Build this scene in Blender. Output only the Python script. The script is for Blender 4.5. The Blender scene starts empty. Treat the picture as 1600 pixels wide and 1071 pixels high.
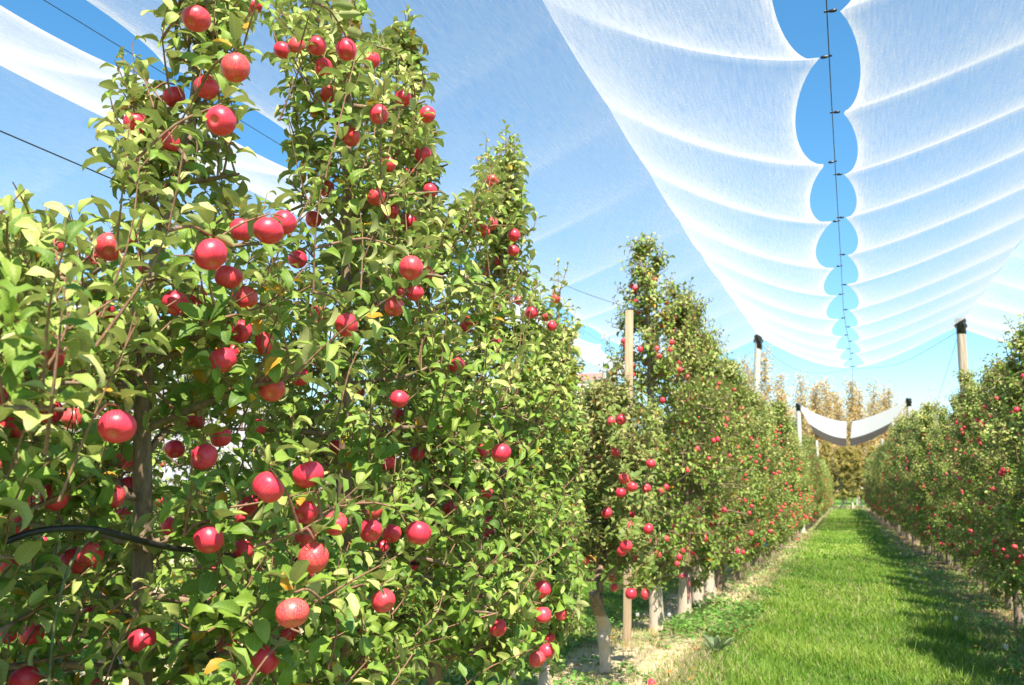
import bpy, math, random
import numpy as np
from mathutils import Matrix
sc = bpy.context.scene
R = math.radians
# ------------------------------------------------------------------ camera
YAW, PITCH, EYE, FPX = 20.2, 9.45, 1.55, 1400.0
cam = bpy.data.cameras.new('camera'); cob = bpy.data.objects.new('camera', cam)
sc.collection.objects.link(cob); sc.camera = cob
cob.location = (0, 0, EYE); cob.rotation_euler = (R(90+PITCH), 0, R(YAW))
cam.sensor_width = 36; cam.lens = 36*FPX/1600; cam.clip_start = 0.05; cam.clip_end = 9000
cam.dof.use_dof = True; cam.dof.focus_distance = 3.3; cam.dof.aperture_fstop = 5.0
sc.render.resolution_x, sc.render.resolution_y = 1024, 685
# ------------------------------------------------------------------ world + sun
SUN_HEAD, SUN_EL = 37.0, 56.0
w = bpy.data.worlds.new('World'); sc.world = w; w.use_nodes = True
nt = w.node_tree; bg = nt.nodes['Background']
sky = nt.nodes.new('ShaderNodeTexSky'); sky.sky_type = 'NISHITA'; sky.sun_disc = False
sky.sun_elevation = R(SUN_EL); sky.sun_rotation = R(180-SUN_HEAD)
sky.altitude = 100; sky.air_density = 1.0; sky.dust_density = 0.05; sky.ozone_density = 2.0
hs = nt.nodes.new('ShaderNodeHueSaturation'); hs.inputs['Saturation'].default_value = 1.28; hs.inputs['Hue'].default_value = .490
nt.links.new(sky.outputs[0], hs.inputs['Color']); nt.links.new(hs.outputs[0], bg.inputs[0]); bg.inputs[1].default_value = 0.097
sun = bpy.data.lights.new('sun', 'SUN'); sun.energy = 5.0; sun.angle = R(0.5); sun.color = (1, .925, .79)
so = bpy.data.objects.new('sun', sun); sc.collection.objects.link(so)
so.rotation_euler = (R(90-SUN_EL), 0, R(SUN_HEAD))
sc.view_settings.view_transform = 'Standard'; sc.view_settings.look = 'None'
sc.view_settings.gamma = 1.0; sc.view_settings.exposure = 1.32
sc.cycles.max_bounces = 8; sc.cycles.transparent_max_bounces = 16
sc.cycles.diffuse_bounces = 3; sc.cycles.glossy_bounces = 2; sc.cycles.transmission_bounces = 3

# ------------------------------------------------------------------ helpers
_y, _p = R(YAW), R(PITCH)
_f = np.array([-math.sin(_y)*math.cos(_p), math.cos(_y)*math.cos(_p), math.sin(_p)])
_r = np.array([math.cos(_y), math.sin(_y), 0.0]); _u = np.cross(_r, _f)
RM = np.array([_r, _u, _f]); CP = np.array([0, 0, EYE])
def proj(p):                       # world points -> photo pixels + depth
    q = (np.atleast_2d(p)-CP) @ RM.T
    d = np.where(np.abs(q[:, 2]) < 1e-4, 1e-4, q[:, 2])
    return 800+FPX*q[:, 0]/d, 535.5-FPX*q[:, 1]/d, q[:, 2]
def at(x, y, X=None, Z=None, D=None):
    d = RM.T @ np.array([(x-800)/FPX, (535.5-y)/FPX, 1.0])
    t = (X/d[0]) if X is not None else ((Z-EYE)/d[2] if Z is not None else D)
    return CP+t*d
def nz(v):
    return v/np.maximum(np.linalg.norm(v, axis=-1, keepdims=True), 1e-9)
COL = sc.collection
def tag(o, label=None, cat=None, group=None, kind=None):
    if label: o['label'] = label
    if cat: o['category'] = cat
    if group: o['group'] = group
    if kind: o['kind'] = kind
    return o
def empty(name, loc, label, cat, group=None, rz=0.0):
    o = bpy.data.objects.new(name, None); COL.objects.link(o)
    o.location = loc; o.rotation_euler = (0, 0, rz); o.empty_display_size = .1
    return tag(o, label, cat, group)
def link(name, me, parent=None, loc=None):
    o = bpy.data.objects.new(name, me); COL.objects.link(o)
    if parent is not None: o.parent = parent
    if loc is not None: o.location = loc
    return o
class MB:
    """collects quads/tris in numpy and makes ONE mesh"""
    def __init__(s): s.v = []; s.f = []; s.m = []; s.a = []; s.n = 0
    def add(s, v, f, mat=0, attr=None):
        v = np.asarray(v, float).reshape(-1, 3); f = np.asarray(f, int)
        if f.shape[1] == 3: f = np.concatenate([f, -np.ones((len(f), 1), int)-s.n], 1)
        s.v.append(v); s.f.append(f+s.n); s.m.append(np.full(len(f), mat))
        if attr is None: attr = np.zeros((len(v), 3))
        s.a.append(np.broadcast_to(np.asarray(attr, float), (len(v), 3))); s.n += len(v)
    def mesh(s, name, mats, smooth=True):
        me = bpy.data.meshes.new(name)
        v = np.concatenate(s.v); f = np.concatenate(s.f); m = np.concatenate(s.m); a = np.concatenate(s.a)
        quad = f[:, 3] >= 0; cnt = np.where(quad, 4, 3)
        me.vertices.add(len(v)); me.vertices.foreach_set('co', v.astype(np.float32).ravel())
        idx = f.ravel(); idx = idx[idx >= 0]
        me.loops.add(len(idx)); me.loops.foreach_set('vertex_index', idx.astype(np.int32))
        me.polygons.add(len(f)); st = np.concatenate([[0], np.cumsum(cnt)[:-1]])
        me.polygons.foreach_set('loop_start', st.astype(np.int32))
        me.polygons.foreach_set('material_index', m.astype(np.int32))
        me.polygons.foreach_set('use_smooth', np.full(len(f), smooth))
        at_ = me.attributes.new('dat', 'FLOAT_VECTOR', 'POINT'); at_.data.foreach_set('vector', a.astype(np.float32).ravel())
        for mm in mats: me.materials.append(mm)
        me.update(calc_edges=True); me.validate()
        return me
def grid_faces(nr, nc, wrap=False):
    i = np.arange(nr-1)[:, None]*nc; j = np.arange(nc if wrap else nc-1)[None, :]; j2 = (j+1) % nc
    return np.stack([i+j, i+j2, i+nc+j2, i+nc+j], -1).reshape(-1, 4)
def frames(P):
    T = nz(np.gradient(P, axis=0)); ref = np.array([0., 0, 1]) if abs(T[0][2]) < .9 else np.array([1., 0, 0])
    A = nz(np.cross(T, ref)); B = np.cross(T, A)
    return T, A, B
def tube(mb, P, r, sides=6, mat=0, attr=None, cap=False, lump=0.0, rng=None):
    P = np.asarray(P, float); n = len(P); r = np.broadcast_to(np.asarray(r, float), (n,))
    T, A, B = frames(P); a = np.arange(sides)*2*math.pi/sides
    rr = r[:, None]*np.ones(sides)
    if lump: rr = rr*(1+lump*rng.normal(size=(n, sides)))
    V = P[:, None]+rr[..., None]*(np.cos(a)[None, :, None]*A[:, None]+np.sin(a)[None, :, None]*B[:, None])
    at_ = None
    if attr is not None: at_ = np.repeat(np.asarray(attr, float).reshape(-1, 3) if np.ndim(attr) > 1 else np.tile(attr, (n, 1)), sides, 0)
    mb.add(V, grid_faces(n, sides, True), mat, at_)
    if cap:
        for k, s_ in ((0, 1), (n-1, -1)):
            c = P[k]; V2 = np.vstack([V[k], c]); j = np.arange(sides)
            F = np.stack([j, (j+1) % sides, np.full(sides, sides)], 1)
            if s_ < 0: F = F[:, ::-1]
            mb.add(V2, F, mat, None if attr is None else (np.asarray(attr, float).reshape(-1, 3)[k if np.ndim(attr) > 1 else 0]))
def curve(pts, n):                 # catmull-rom through points
    pts = np.asarray(pts, float)
    if len(pts) == 2: return pts[0]+(pts[1]-pts[0])*np.linspace(0, 1, n)[:, None]
    p = np.vstack([2*pts[0]-pts[1], pts, 2*pts[-1]-pts[-2]]); out = []
    for u in np.linspace(0, len(pts)-1-1e-6, n):
        i = int(u); t = u-i; a, b, c, d = p[i:i+4]
        out.append(.5*((2*b)+(-a+c)*t+(2*a-5*b+4*c-d)*t*t+(-a+3*b-3*c+d)*t**3))
    return np.array(out)
def box(mb, c, h, mat=0, rz=0.0, bev=0.0):
    x, y, z = h; c = np.asarray(c, float)
    if bev <= 0:
        V = np.array([[sx*x, sy*y, sz*z] for sz in (-1, 1) for sy in (-1, 1) for sx in (-1, 1)])
        F = np.array([[0, 2, 3, 1], [4, 5, 7, 6], [0, 1, 5, 4], [2, 6, 7, 3], [0, 4, 6, 2], [1, 3, 7, 5]])
    else:
        ring = [(-x+bev, -y), (x-bev, -y), (x, -y+bev), (x, y-bev), (x-bev, y), (-x+bev, y), (-x, y-bev), (-x, -y+bev)]
        V = []; 
        for zz, k in ((-z, 1.), (z-bev, 1.), (z, 1-bev/min(x, y))):
            V += [(a*k, b*k, zz) for a, b in ring]
        V.append((0, 0, z)); V = np.array(V); F = grid_faces(3, 8, True).tolist()
        mb_t = np.array([[16+j, 16+(j+1) % 8, 24] for j in range(8)])
        ca, sa = math.cos(rz), math.sin(rz)
        W = np.stack([V[:, 0]*ca-V[:, 1]*sa, V[:, 0]*sa+V[:, 1]*ca, V[:, 2]], 1)+c
        mb.add(W, F, mat); 
        mb.add(W[16:], mb_t-16, mat); return
    ca, sa = math.cos(rz), math.sin(rz)
    V = np.stack([V[:, 0]*ca-V[:, 1]*sa, V[:, 0]*sa+V[:, 1]*ca, V[:, 2]], 1)+c
    mb.add(V, F, mat)

# ------------------------------------------------------------------ materials
def mat(name):
    m = bpy.data.materials.new(name); m.use_nodes = True; n = m.node_tree
    for x in list(n.nodes): n.nodes.remove(x)
    return m, n
class N:
    def __init__(s, t): s.t = t; s.out = t.nodes.new('ShaderNodeOutputMaterial')
    def n(s, ty, **k):
        x = s.t.nodes.new('ShaderNode'+ty)
        for a, b in k.items():
            if a.startswith('i_'):
                key = a[2:]; key = int(key) if key.isdigit() else key.replace('_', ' ')
                x.inputs[key].default_value = b
            else: setattr(x, a, b)
        return x
    def l(s, a, b): s.t.links.new(a, b)
    def math(s, op, a, b=None, c=None, clamp=False):
        x = s.n('Math', operation=op); x.use_clamp = clamp
        for i, v in enumerate((a, b, c)):
            if v is None: continue
            if isinstance(v, (int, float)): x.inputs[i].default_value = v
            else: s.l(v, x.inputs[i])
        return x.outputs[0]
    def mix(s, f, a, b):
        x = s.n('Mix', data_type='RGBA'); 
        for k, v in ((0, f), (6, a), (7, b)):
            if isinstance(v, (int, float)): x.inputs[k].default_value = v
            elif isinstance(v, tuple): x.inputs[k].default_value = (*v, 1)
            else: s.l(v, x.inputs[k])
        return x.outputs[2]
    def ramp(s, f, stops):
        x = s.n('ValToRGB'); e = x.color_ramp.elements
        while len(e) < len(stops): e.new(.5)
        for i, (p, c) in enumerate(stops): e[i].position = p; e[i].color = (*c, 1)
        s.l(f, x.inputs[0]); return x.outputs[0]
    def noise(s, scale, detail=3, vec=None, rough=.5):
        x = s.n('TexNoise'); x.inputs['Scale'].default_value = scale; x.inputs['Detail'].default_value = detail
        x.inputs['Roughness'].default_value = rough
        if vec is not None: s.l(vec, x.inputs['Vector'])
        return x.outputs['Fac']
    def vmul(s, vec, k):
        x = s.n('VectorMath', operation='MULTIPLY'); s.l(vec, x.inputs[0]); x.inputs[1].default_value = k; return x.outputs[0]

def leaf_mat(name, dark, mid, pale, under, yellow, yl=.985):
    m, t = mat(name); g = N(t)
    a = g.n('Attribute', attribute_name='dat'); s = g.n('SeparateXYZ'); g.l(a.outputs['Vector'], s.inputs[0])
    lt, lu, rn = s.outputs                      # along leaf, across leaf, random+tone
    tone = g.math('FRACT', rn); kind = g.math('FLOOR', rn)   # kind 0 green, 1 yellowing
    top = g.ramp(tone, [(0, dark), (.5, mid), (1, pale)])
    geo = g.n('NewGeometry')
    bl = g.noise(38, 3, geo.outputs['Position'])
    top = g.mix(g.math('MULTIPLY', bl, .35), top, g.mix(.5, top, pale))
    # veins
    ab = g.math('ABSOLUTE', lu)
    rib = g.math('LESS_THAN', ab, .055)
    sv = g.math('SINE', g.math('MULTIPLY', g.math('SUBTRACT', lt, g.math('MULTIPLY', ab, .16)), 52.0))
    sv = g.math('MULTIPLY', g.math('POWER', g.math('MAXIMUM', sv, 0.0), 6.0), .35)
    vein = g.math('MAXIMUM', g.math('MULTIPLY', rib, .6), sv)
    vtop = g.mix(vein, top, g.mix(.55, top, (.42, .46, .2)))
    und = g.mix(tone, g.mix(.35, under, dark), under)
    und = g.mix(vein, und, (.5, .5, .3))
    ye = g.mix(bl, yellow, (.45, .16, .02))
    vtop = g.mix(kind, vtop, ye); und = g.mix(kind, und, ye)
    # dry brown tips on a few leaves
    tip = g.math('MULTIPLY', g.math('GREATER_THAN', g.math('ADD', lt, g.math('MULTIPLY', bl, .35)), 1.1), g.math('GREATER_THAN', tone, .62))
    vtop = g.mix(tip, vtop, (.22, .1, .035))
    pet = g.math('LESS_THAN', lt, 0.0)
    col = g.mix(geo.outputs['Backfacing'], vtop, und)
    col = g.mix(pet, col, (.34, .2, .08))
    p = g.n('BsdfPrincipled'); g.l(col, p.inputs['Base Color'])
    rgh = g.math('ADD', g.math('MULTIPLY', geo.outputs['Backfacing'], .25), .48); g.l(rgh, p.inputs['Roughness'])
    p.inputs['Specular IOR Level'].default_value = .30
    bu = g.n('Bump'); bu.inputs['Strength'].default_value = .35; bu.inputs['Distance'].default_value = .002
    g.l(g.math('ADD', g.math('MULTIPLY', vein, -1.0), g.noise(220, 2, geo.outputs['Position'])), bu.inputs['Height']); g.l(bu.outputs[0], p.inputs['Normal'])
    tr = g.n('BsdfTranslucent'); g.l(g.mix(.35, col, (.28, .42, .03)), tr.inputs[0])
    mx = g.n('MixShader', i_0=.25); g.l(p.outputs[0], mx.inputs[1]); g.l(tr.outputs[0], mx.inputs[2])
    g.l(mx.outputs[0], g.out.inputs[0]); return m
M = {}
M['leaf'] = leaf_mat('apple leaf', (.042, .14, .009), (.18, .31, .022), (.57, .55, .21), (.42, .43, .17), (.62, .42, .05))
M['leaf_brown'] = leaf_mat('fading apple leaf', (.05, .12, .018), (.15, .23, .035), (.42, .38, .14), (.38, .34, .17), (.5, .25, .06))
M['leaf_gold'] = leaf_mat('poplar leaf', (.40, .24, .06), (.60, .40, .14), (.74, .55, .29), (.65, .48, .25), (.62, .30, .07))
M['leaf_olive'] = leaf_mat('autumn hedge leaf', (.16, .20, .04), (.38, .34, .07), (.60, .36, .12), (.45, .38, .14), (.55, .22, .05))
M['weed'] = leaf_mat('weed leaf', (.04, .15, .02), (.09, .25, .03), (.2, .38, .07), (.2, .32, .1), (.6, .5, .1))

def bark(name, c1, c2, c3, sc_=30, paint=None):
    m, t = mat(name); g = N(t)
    tc = g.n('TexCoord').outputs['Object']; v = g.vmul(tc, (1, 1, .35))
    n1 = g.noise(sc_, 5, v, .65); n2 = g.noise(sc_*.25, 3, tc)
    c = g.ramp(n1, [(.3, c1), (.5, c2), (.7, c3)])
    c = g.mix(g.math('MULTIPLY', n2, .5), c, c2)
    if paint:                                   # limewash on the lowest half metre
        z = g.n('SeparateXYZ'); g.l(tc, z.inputs[0])
        e = g.math('ADD', z.outputs[2], g.math('MULTIPLY', n1, .25))
        f = g.math('MULTIPLY', g.math('LESS_THAN', e, .62), g.math('MINIMUM', g.math('ADD', n1, .38), 1.0))
        c = g.mix(f, c, paint)
    p = g.n('BsdfPrincipled'); g.l(c, p.inputs['Base Color']); p.inputs['Roughness'].default_value = .85
    bu = g.n('Bump'); bu.inputs['Strength'].default_value = .7; bu.inputs['Distance'].default_value = .01
    g.l(n1, bu.inputs['Height']); g.l(bu.outputs[0], p.inputs['Normal']); g.l(p.outputs[0], g.out.inputs[0]); return m
M['bark'] = bark('apple bark', (.08, .052, .032), (.23, .155, .10), (.36, .26, .175), 34, (.56, .46, .36))
M['bark2'] = bark('row tree bark', (.07, .05, .035), (.20, .15, .105), (.34, .26, .19), 26)
M['twig'] = bark('twig', (.14, .06, .04), (.27, .14, .085), (.34, .21, .12), 60)
M['poplar_bark'] = bark('poplar bark', (.3, .24, .18), (.45, .38, .3), (.55, .48, .38), 3)

def apple_mat():
    m, t = mat('apple skin'); g = N(t)
    a = g.n('Attribute', attribute_name='dat'); s = g.n('SeparateXYZ'); g.l(a.outputs['Vector'], s.inputs[0])
    ang, h, _ = s.outputs                       # longitude 0..1, height 0..1 (0 = calyx)
    oi = g.n('ObjectInfo'); tc = g.n('TexCoord').outputs['Object']
    ps = g.n('VectorMath', operation='ADD'); g.l(tc, ps.inputs[0]); 
    cb = g.n('CombineXYZ'); r10 = g.math('MULTIPLY', oi.outputs['Random'], 7.0)
    for k in range(3): g.l(r10, cb.inputs[k])
    g.l(cb.outputs[0], ps.inputs[1])
    big = g.noise(16, 2, ps.outputs[0])
    cc = g.n('CombineXYZ'); g.l(g.math('MULTIPLY', g.math('SINE', g.math('MULTIPLY', ang, 2*math.pi)), 14.0), cc.inputs[0])
    g.l(g.math('MULTIPLY', g.math('COSINE', g.math('MULTIPLY', ang, 2*math.pi)), 14.0), cc.inputs[1]); g.l(g.math('MULTIPLY', h, 1.3), cc.inputs[2])
    streak = g.noise(1.0, 4, cc.outputs[0], .6)
    red = g.ramp(streak, [(.25, (.64, .013, .042)), (.55, (.79, .045, .09)), (.88, (.85, .13, .14))])
    yel = g.ramp(streak, [(.25, (.66, .10, .06)), (.5, (.70, .24, .09)), (.8, (.66, .40, .14))])
    lim = g.math('ADD', g.math('MULTIPLY', oi.outputs['Random'], .24), .48)   # how blushed each fruit is
    f = g.math('MULTIPLY', g.math('SUBTRACT', g.math('ADD', big, g.math('MULTIPLY', streak, .06)), lim), 4.5, clamp=True)
    # pale round the calyx and the stalk hollow
    ends = g.math('MULTIPLY', g.math('SUBTRACT', .10, h), 4.0, clamp=True)
    col = g.mix(g.math('MULTIPLY', f, .8), red, yel); col = g.mix(ends, col, (.66, .46, .18))
    len_ = g.n('TexVoronoi', feature='F1'); len_.inputs['Scale'].default_value = 330; g.l(tc, len_.inputs['Vector'])
    dots = g.math('MULTIPLY', g.math('LESS_THAN', len_.outputs['Distance'], .12), .16)
    col = g.mix(dots, col, (.8, .45, .3))
    p = g.n('BsdfPrincipled'); g.l(col, p.inputs['Base Color']); p.inputs['Roughness'].default_value = .34
    p.inputs['Specular IOR Level'].default_value = .5
    g.l(g.math('ADD', .30, g.math('MULTIPLY', big, .14)), p.inputs['Roughness'])
    p.inputs['Subsurface Weight'].default_value = .08; p.inputs['Subsurface Radius'].default_value = (.008, .002, .001)
    g.l(p.outputs[0], g.out.inputs[0]); return m
M['apple'] = apple_mat()
def plain(name, c, rough=.6, c2=None, scale=20, metal=0.0, stretch=(1, 1, 1), bump=0.0):
    m, t = mat(name); g = N(t); p = g.n('BsdfPrincipled'); p.inputs['Roughness'].default_value = rough; p.inputs['Metallic'].default_value = metal
    tc = g.n('TexCoord').outputs['Object']; n = g.noise(scale, 5, g.vmul(tc, stretch), .6)
    col = g.ramp(n, [(.3, c), (.7, c2 or tuple(min(1, x*1.25) for x in c))]); g.l(col, p.inputs['Base Color'])
    if bump:
        bu = g.n('Bump'); bu.inputs['Strength'].default_value = bump; bu.inputs['Distance'].default_value = .01
        g.l(n, bu.inputs['Height']); g.l(bu.outputs[0], p.inputs['Normal'])
    g.l(p.outputs[0], g.out.inputs[0]); return m
M['stalk'] = plain('apple stalk', (.10, .055, .03), .8)
M['black'] = plain('black plastic', (.012, .012, .013), .35, (.03, .03, .03))
M['hose'] = plain('black hose', (.010, .010, .011), .45, (.028, .027, .026), 30, stretch=(1, 1, 1))
M['wire'] = plain('galvanised wire', (.10, .11, .13), .5, (.2, .21, .23), 40, .5)
M['olive'] = plain('olive cord', (.05, .07, .03), .5, (.12, .15, .05), 60)
M['timber'] = plain('pale sawn timber', (.24, .165, .095), .8, (.46, .35, .22), 30, stretch=(3, 3, .10), bump=.6)
M['roundwood'] = plain('weathered round post', (.30, .22, .15), .85, (.62, .52, .42), 14, stretch=(2.5, 2.5, .12), bump=.6)
M['concrete'] = plain('pale concrete', (.48, .44, .39), .85, (.62, .58, .53), 12, bump=.2)
M['red_roof'] = plain('red sheet roof', (.55, .10, .07), .6, (.62, .15, .10), 4)
M['wall'] = plain('white render', (.72, .68, .62), .9, (.8, .77, .72), 3)
M['glass'] = plain('window glass', (.05, .06, .08), .15)
M['pink'] = plain('pink ribbon', (.55, .03, .10), .6, (.65, .07, .15))
M['blue'] = plain('blue plastic', (.01, .08, .55), .4, (.02, .14, .7))
M['clock'] = plain('dandelion down', (.75, .73, .68), .95, (.85, .84, .8))

def net_mat(name, a0, col, glint=1.0, fold=.55):
    m, t = mat(name); g = N(t)
    at_ = g.n('Attribute', attribute_name='dat'); s = g.n('SeparateXYZ'); g.l(at_.outputs['Vector'], s.inputs[0])
    sx, u, gath = s.outputs
    geo = g.n('NewGeometry'); dt = g.n('VectorMath', operation='DOT_PRODUCT')
    g.l(geo.outputs['Incoming'], dt.inputs[0]); g.l(geo.outputs['Normal'], dt.inputs[1])
    cs = g.math('MAXIMUM', g.math('ABSOLUTE', dt.outputs['Value']), .10)
    cv = g.n('CombineXYZ'); g.l(g.math('MULTIPLY', sx, 5.0), cv.inputs[0]); g.l(g.math('MULTIPLY', u, 62.0), cv.inputs[1])
    st = g.noise(1.0, 3, cv.outputs[0], .6)             # threads bunched along the row
    cv2 = g.n('CombineXYZ'); g.l(g.math('MULTIPLY', sx, 46.0), cv2.inputs[0]); g.l(g.math('MULTIPLY', u, 46.0), cv2.inputs[1])
    fine = g.noise(1.0, 3, cv2.outputs[0], .75)
    cv3 = g.n('CombineXYZ'); g.l(g.math('MULTIPLY', sx, 1.1), cv3.inputs[0]); g.l(g.math('MULTIPLY', u, 2.2), cv3.inputs[1])
    low = g.noise(1.0, 2, cv3.outputs[0])
    gl = g.math('POWER', g.math('MAXIMUM', g.math('MULTIPLY', g.math('SUBTRACT', fine, .5), 4.0), 0.0), 2.0)
    k = g.math('ADD', g.math('MULTIPLY', st, 1.7), .05)
    k = g.math('ADD', k, g.math('MULTIPLY', gl, 1.3*glint))
    k = g.math('ADD', k, g.math('MULTIPLY', low, .5))
    k = g.math('MULTIPLY', k, g.math('ADD', 1.0, gath))
    cover = g.math('MINIMUM', g.math('MULTIPLY', k, a0), .97)   # share of the net's own area that is thread
    al = g.math('SUBTRACT', 1.0, g.math('POWER', g.math('SUBTRACT', 1.0, cover), g.math('DIVIDE', 1.0, cs)), clamp=True)
    k = k
    d = g.n('BsdfDiffuse'); d.inputs[0].default_value = (*col, 1)
    tr = g.n('BsdfTranslucent'); tr.inputs[0].default_value = (*col, 1)
    mx = g.n('MixShader', i_0=.55); g.l(d.outputs[0], mx.inputs[1]); g.l(tr.outputs[0], mx.inputs[2])
    tp = g.n('BsdfTransparent'); m2 = g.n('MixShader'); g.l(al, m2.inputs[0]); g.l(tp.outputs[0], m2.inputs[1]); g.l(mx.outputs[0], m2.inputs[2])
    g.l(m2.outputs[0], g.out.inputs[0]); return m
M['net'] = net_mat('white hail net', .112, (.60, .575, .55))
M['net_far'] = net_mat('white bunched net', .36, (.58, .57, .57))
M['net_dark'] = net_mat('dark shade net', .24, (.09, .08, .075))

# ------------------------------------------------------------------ ground and hills
def ground_mat():
    m, t = mat('orchard ground'); g = N(t)
    geo = g.n('NewGeometry'); pos = geo.outputs['Position']; s = g.n('SeparateXYZ'); g.l(pos, s.inputs[0])
    x = g.math('ADD', s.outputs[0], g.math('MULTIPLY', g.math('SUBTRACT', g.noise(1.6, 4, pos, .6), .5), .75))
    # rows every ~4.05 m: bare, strawy strip below the trees
    ph = g.math('FRACT', g.math('DIVIDE', g.math('ADD', x, 2.0), 4.05)); dist = g.math('MINIMUM', ph, g.math('SUBTRACT', 1.0, ph))
    strip = g.math('MULTIPLY', g.math('SUBTRACT', .185, dist), 14.0, clamp=True)
    end = g.math('LESS_THAN', s.outputs[1], 84.0)
    strip = g.math('MULTIPLY', strip, end)
    n1 = g.noise(9, 6, pos, .7); n2 = g.noise(.8, 3, pos); n3 = g.noise(60, 4, pos, .7)
    grass = g.ramp(n1, [(.25, (.045, .12, .012)), (.5, (.09, .20, .022)), (.75, (.17, .28, .045))])
    grass = g.mix(g.math('MULTIPLY', n2, .35), grass, (.20, .25, .05))
    straw = g.ramp(n3, [(.2, (.20, .14, .08)), (.45, (.50, .40, .24)), (.72, (.72, .62, .42))])
    straw = g.mix(g.math('MULTIPLY', g.math('GREATER_THAN', n1, .56), .6), straw, (.10, .17, .03))
    shaded_litter = g.ramp(n3, [(.25, (.07, .045, .025)), (.5, (.20, .13, .075)), (.75, (.36, .26, .16))])  # brown leaf litter, darkened: the right row's shade is put into the colour
    straw = g.mix(g.math('GREATER_THAN', s.outputs[0], 0.0), straw, shaded_litter)  # this painted shade replaces the pale straw right of centre
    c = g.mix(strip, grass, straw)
    p = g.n('BsdfPrincipled'); g.l(c, p.inputs['Base Color']); p.inputs['Roughness'].default_value = .95; p.inputs['Specular IOR Level'].default_value = .1
    bu = g.n('Bump'); bu.inputs['Strength'].default_value = .8; bu.inputs['Distance'].default_value = .03
    g.l(g.math('ADD', n1, g.math('MULTIPLY', n3, .5)), bu.inputs['Height']); g.l(bu.outputs[0], p.inputs['Normal'])
    g.l(p.outputs[0], g.out.inputs[0]); return m
mb = MB()
xs = np.concatenate([[-5000, -800, -200, -60], np.linspace(-20, 20, 81), [60, 200, 800, 5000]])
ys = np.concatenate([[-5000, -300, -40], np.linspace(-10, 30, 81), [60, 120, 200, 400, 900, 5000]])
def hz(x, y):
    near = np.exp(-((x/25)**2))*np.exp(-(np.maximum(np.abs(y-10)-20, 0)/20)**2)
    return near*(.022*np.sin(x*3.1+np.sin(y*.9))+.018*np.sin(y*1.7+x)+.012*np.sin(x*7+y*4))
X, Y = np.meshgrid(xs, ys); V = np.stack([X, Y, hz(X, Y)], -1)
mb.add(V, grid_faces(len(ys), len(xs)))
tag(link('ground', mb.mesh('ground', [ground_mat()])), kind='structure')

mh, t = mat('far hills'); g = N(t); geo = g.n('NewGeometry')
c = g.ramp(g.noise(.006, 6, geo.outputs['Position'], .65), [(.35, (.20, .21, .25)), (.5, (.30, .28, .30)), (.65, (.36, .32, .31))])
p = g.n('BsdfPrincipled'); p.inputs['Roughness'].default_value = 1; g.l(c, p.inputs['Base Color']); g.l(p.outputs[0], g.out.inputs[0])
rng = np.random.default_rng(3); mb = MB(); na = 160; az = np.radians(np.linspace(18, 75, na)); rows_ = []
prof = 150+900*np.clip((np.degrees(az)-24)/26, 0, 1)**1.2*(1+.12*np.sin(az*40)+.08*np.sin(az*97+1)+.05*np.sin(az*211))
for k in range(9):
    f = k/8; d = 3200+1900*f; hgt = prof*(f**.8)*(1+.05*rng.normal(size=na))
    rows_.append(np.stack([-np.sin(az)*d, np.cos(az)*d, hgt-8], -1))
mb.add(np.array(rows_), grid_faces(9, na)); tag(link('hills', mb.mesh('hills', [mh])), kind='structure')

# ------------------------------------------------------------------ leaves
def leaves(mb, base, d, n, L, bend, fold, tone, lod=0, mat_=0, pet=.28, wid=.31, rng=None):
    """curved, folded, toothed leaves: one grid strip each"""
    N_ = len(base)
    if N_ == 0: return
    if lod == 0:
        ts = np.array([-pet, 0, .10, .28, .48, .70, .87, 1.0]); ws = np.array([.05, .06, .66, 1.0, 1.02, .76, .42, .0]); us = np.array([-1, -.5, 0, .5, 1.])
    elif lod == 1:
        ts = np.array([-pet, 0, .28, .65, 1.0]); ws = np.array([.05, .08, 1.0, .85, .0]); us = np.array([-1, 0, 1.])
    else:
        ts = np.array([0, .4, 1.0]); ws = np.array([.1, 1.15, .0]); us = np.array([-1, 1.])
    S, K = len(ts), len(us); n = nz(n-(n*d).sum(-1, keepdims=True)*d); s = np.cross(d, n)
    ang = -bend[:, None]*np.clip(ts, 0, 1)[None]**1.3
    T = np.cos(ang)[..., None]*d[:, None]+np.sin(ang)[..., None]*n[:, None]
    dt = np.diff(ts); Tm = .5*(T[:, 1:]+T[:, :-1]); P = np.concatenate([np.zeros((N_, 1, 3)), np.cumsum(Tm*dt[None, :, None], 1)], 1)
    P = base[:, None]+P*L[:, None, None]
    NT = -np.sin(ang)[..., None]*d[:, None]+np.cos(ang)[..., None]*n[:, None]
    tw = rng.normal(0, .35, N_)[:, None]*np.clip(ts, 0, 1)[None]      # twist to the tip
    S2 = np.cos(tw)[..., None]*s[:, None]+np.sin(tw)[..., None]*NT; N2 = np.cos(tw)[..., None]*NT-np.sin(tw)[..., None]*s[:, None]
    w_ = wid*L[:, None]*ws[None]*rng.uniform(.85, 1.12, (N_, 1))
    if lod == 0: w_ = w_*(1+rng.normal(0, .05, (N_, S)))
    cu = us[None, None, :]*np.cos(fold)[:, None, None]; cn = (np.abs(us)**.8)[None, None, :]*np.sin(fold)[:, None, None]
    wav = .16*np.sin(ts[None, :, None]*11+rng.uniform(0, 6, (N_, 1, 1))+us[None, None, :]*1.5)*np.abs(us)[None, None, :]
    V = P[:, :, None]+S2[:, :, None]*(w_[..., None]*cu)[..., None]+N2[:, :, None]*(w_[..., None]*(cn+wav))[..., None]
    A = np.zeros((N_, S, K, 3)); A[..., 0] = ts[None, :, None]; A[..., 1] = us[None, None]; A[..., 2] = tone[:, None, None]
    F = grid_faces(S, K)[None]+(np.arange(N_)*S*K)[:, None, None]
    mb.add(V, F.reshape(-1, 4), mat_, A.reshape(-1, 3))

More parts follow.
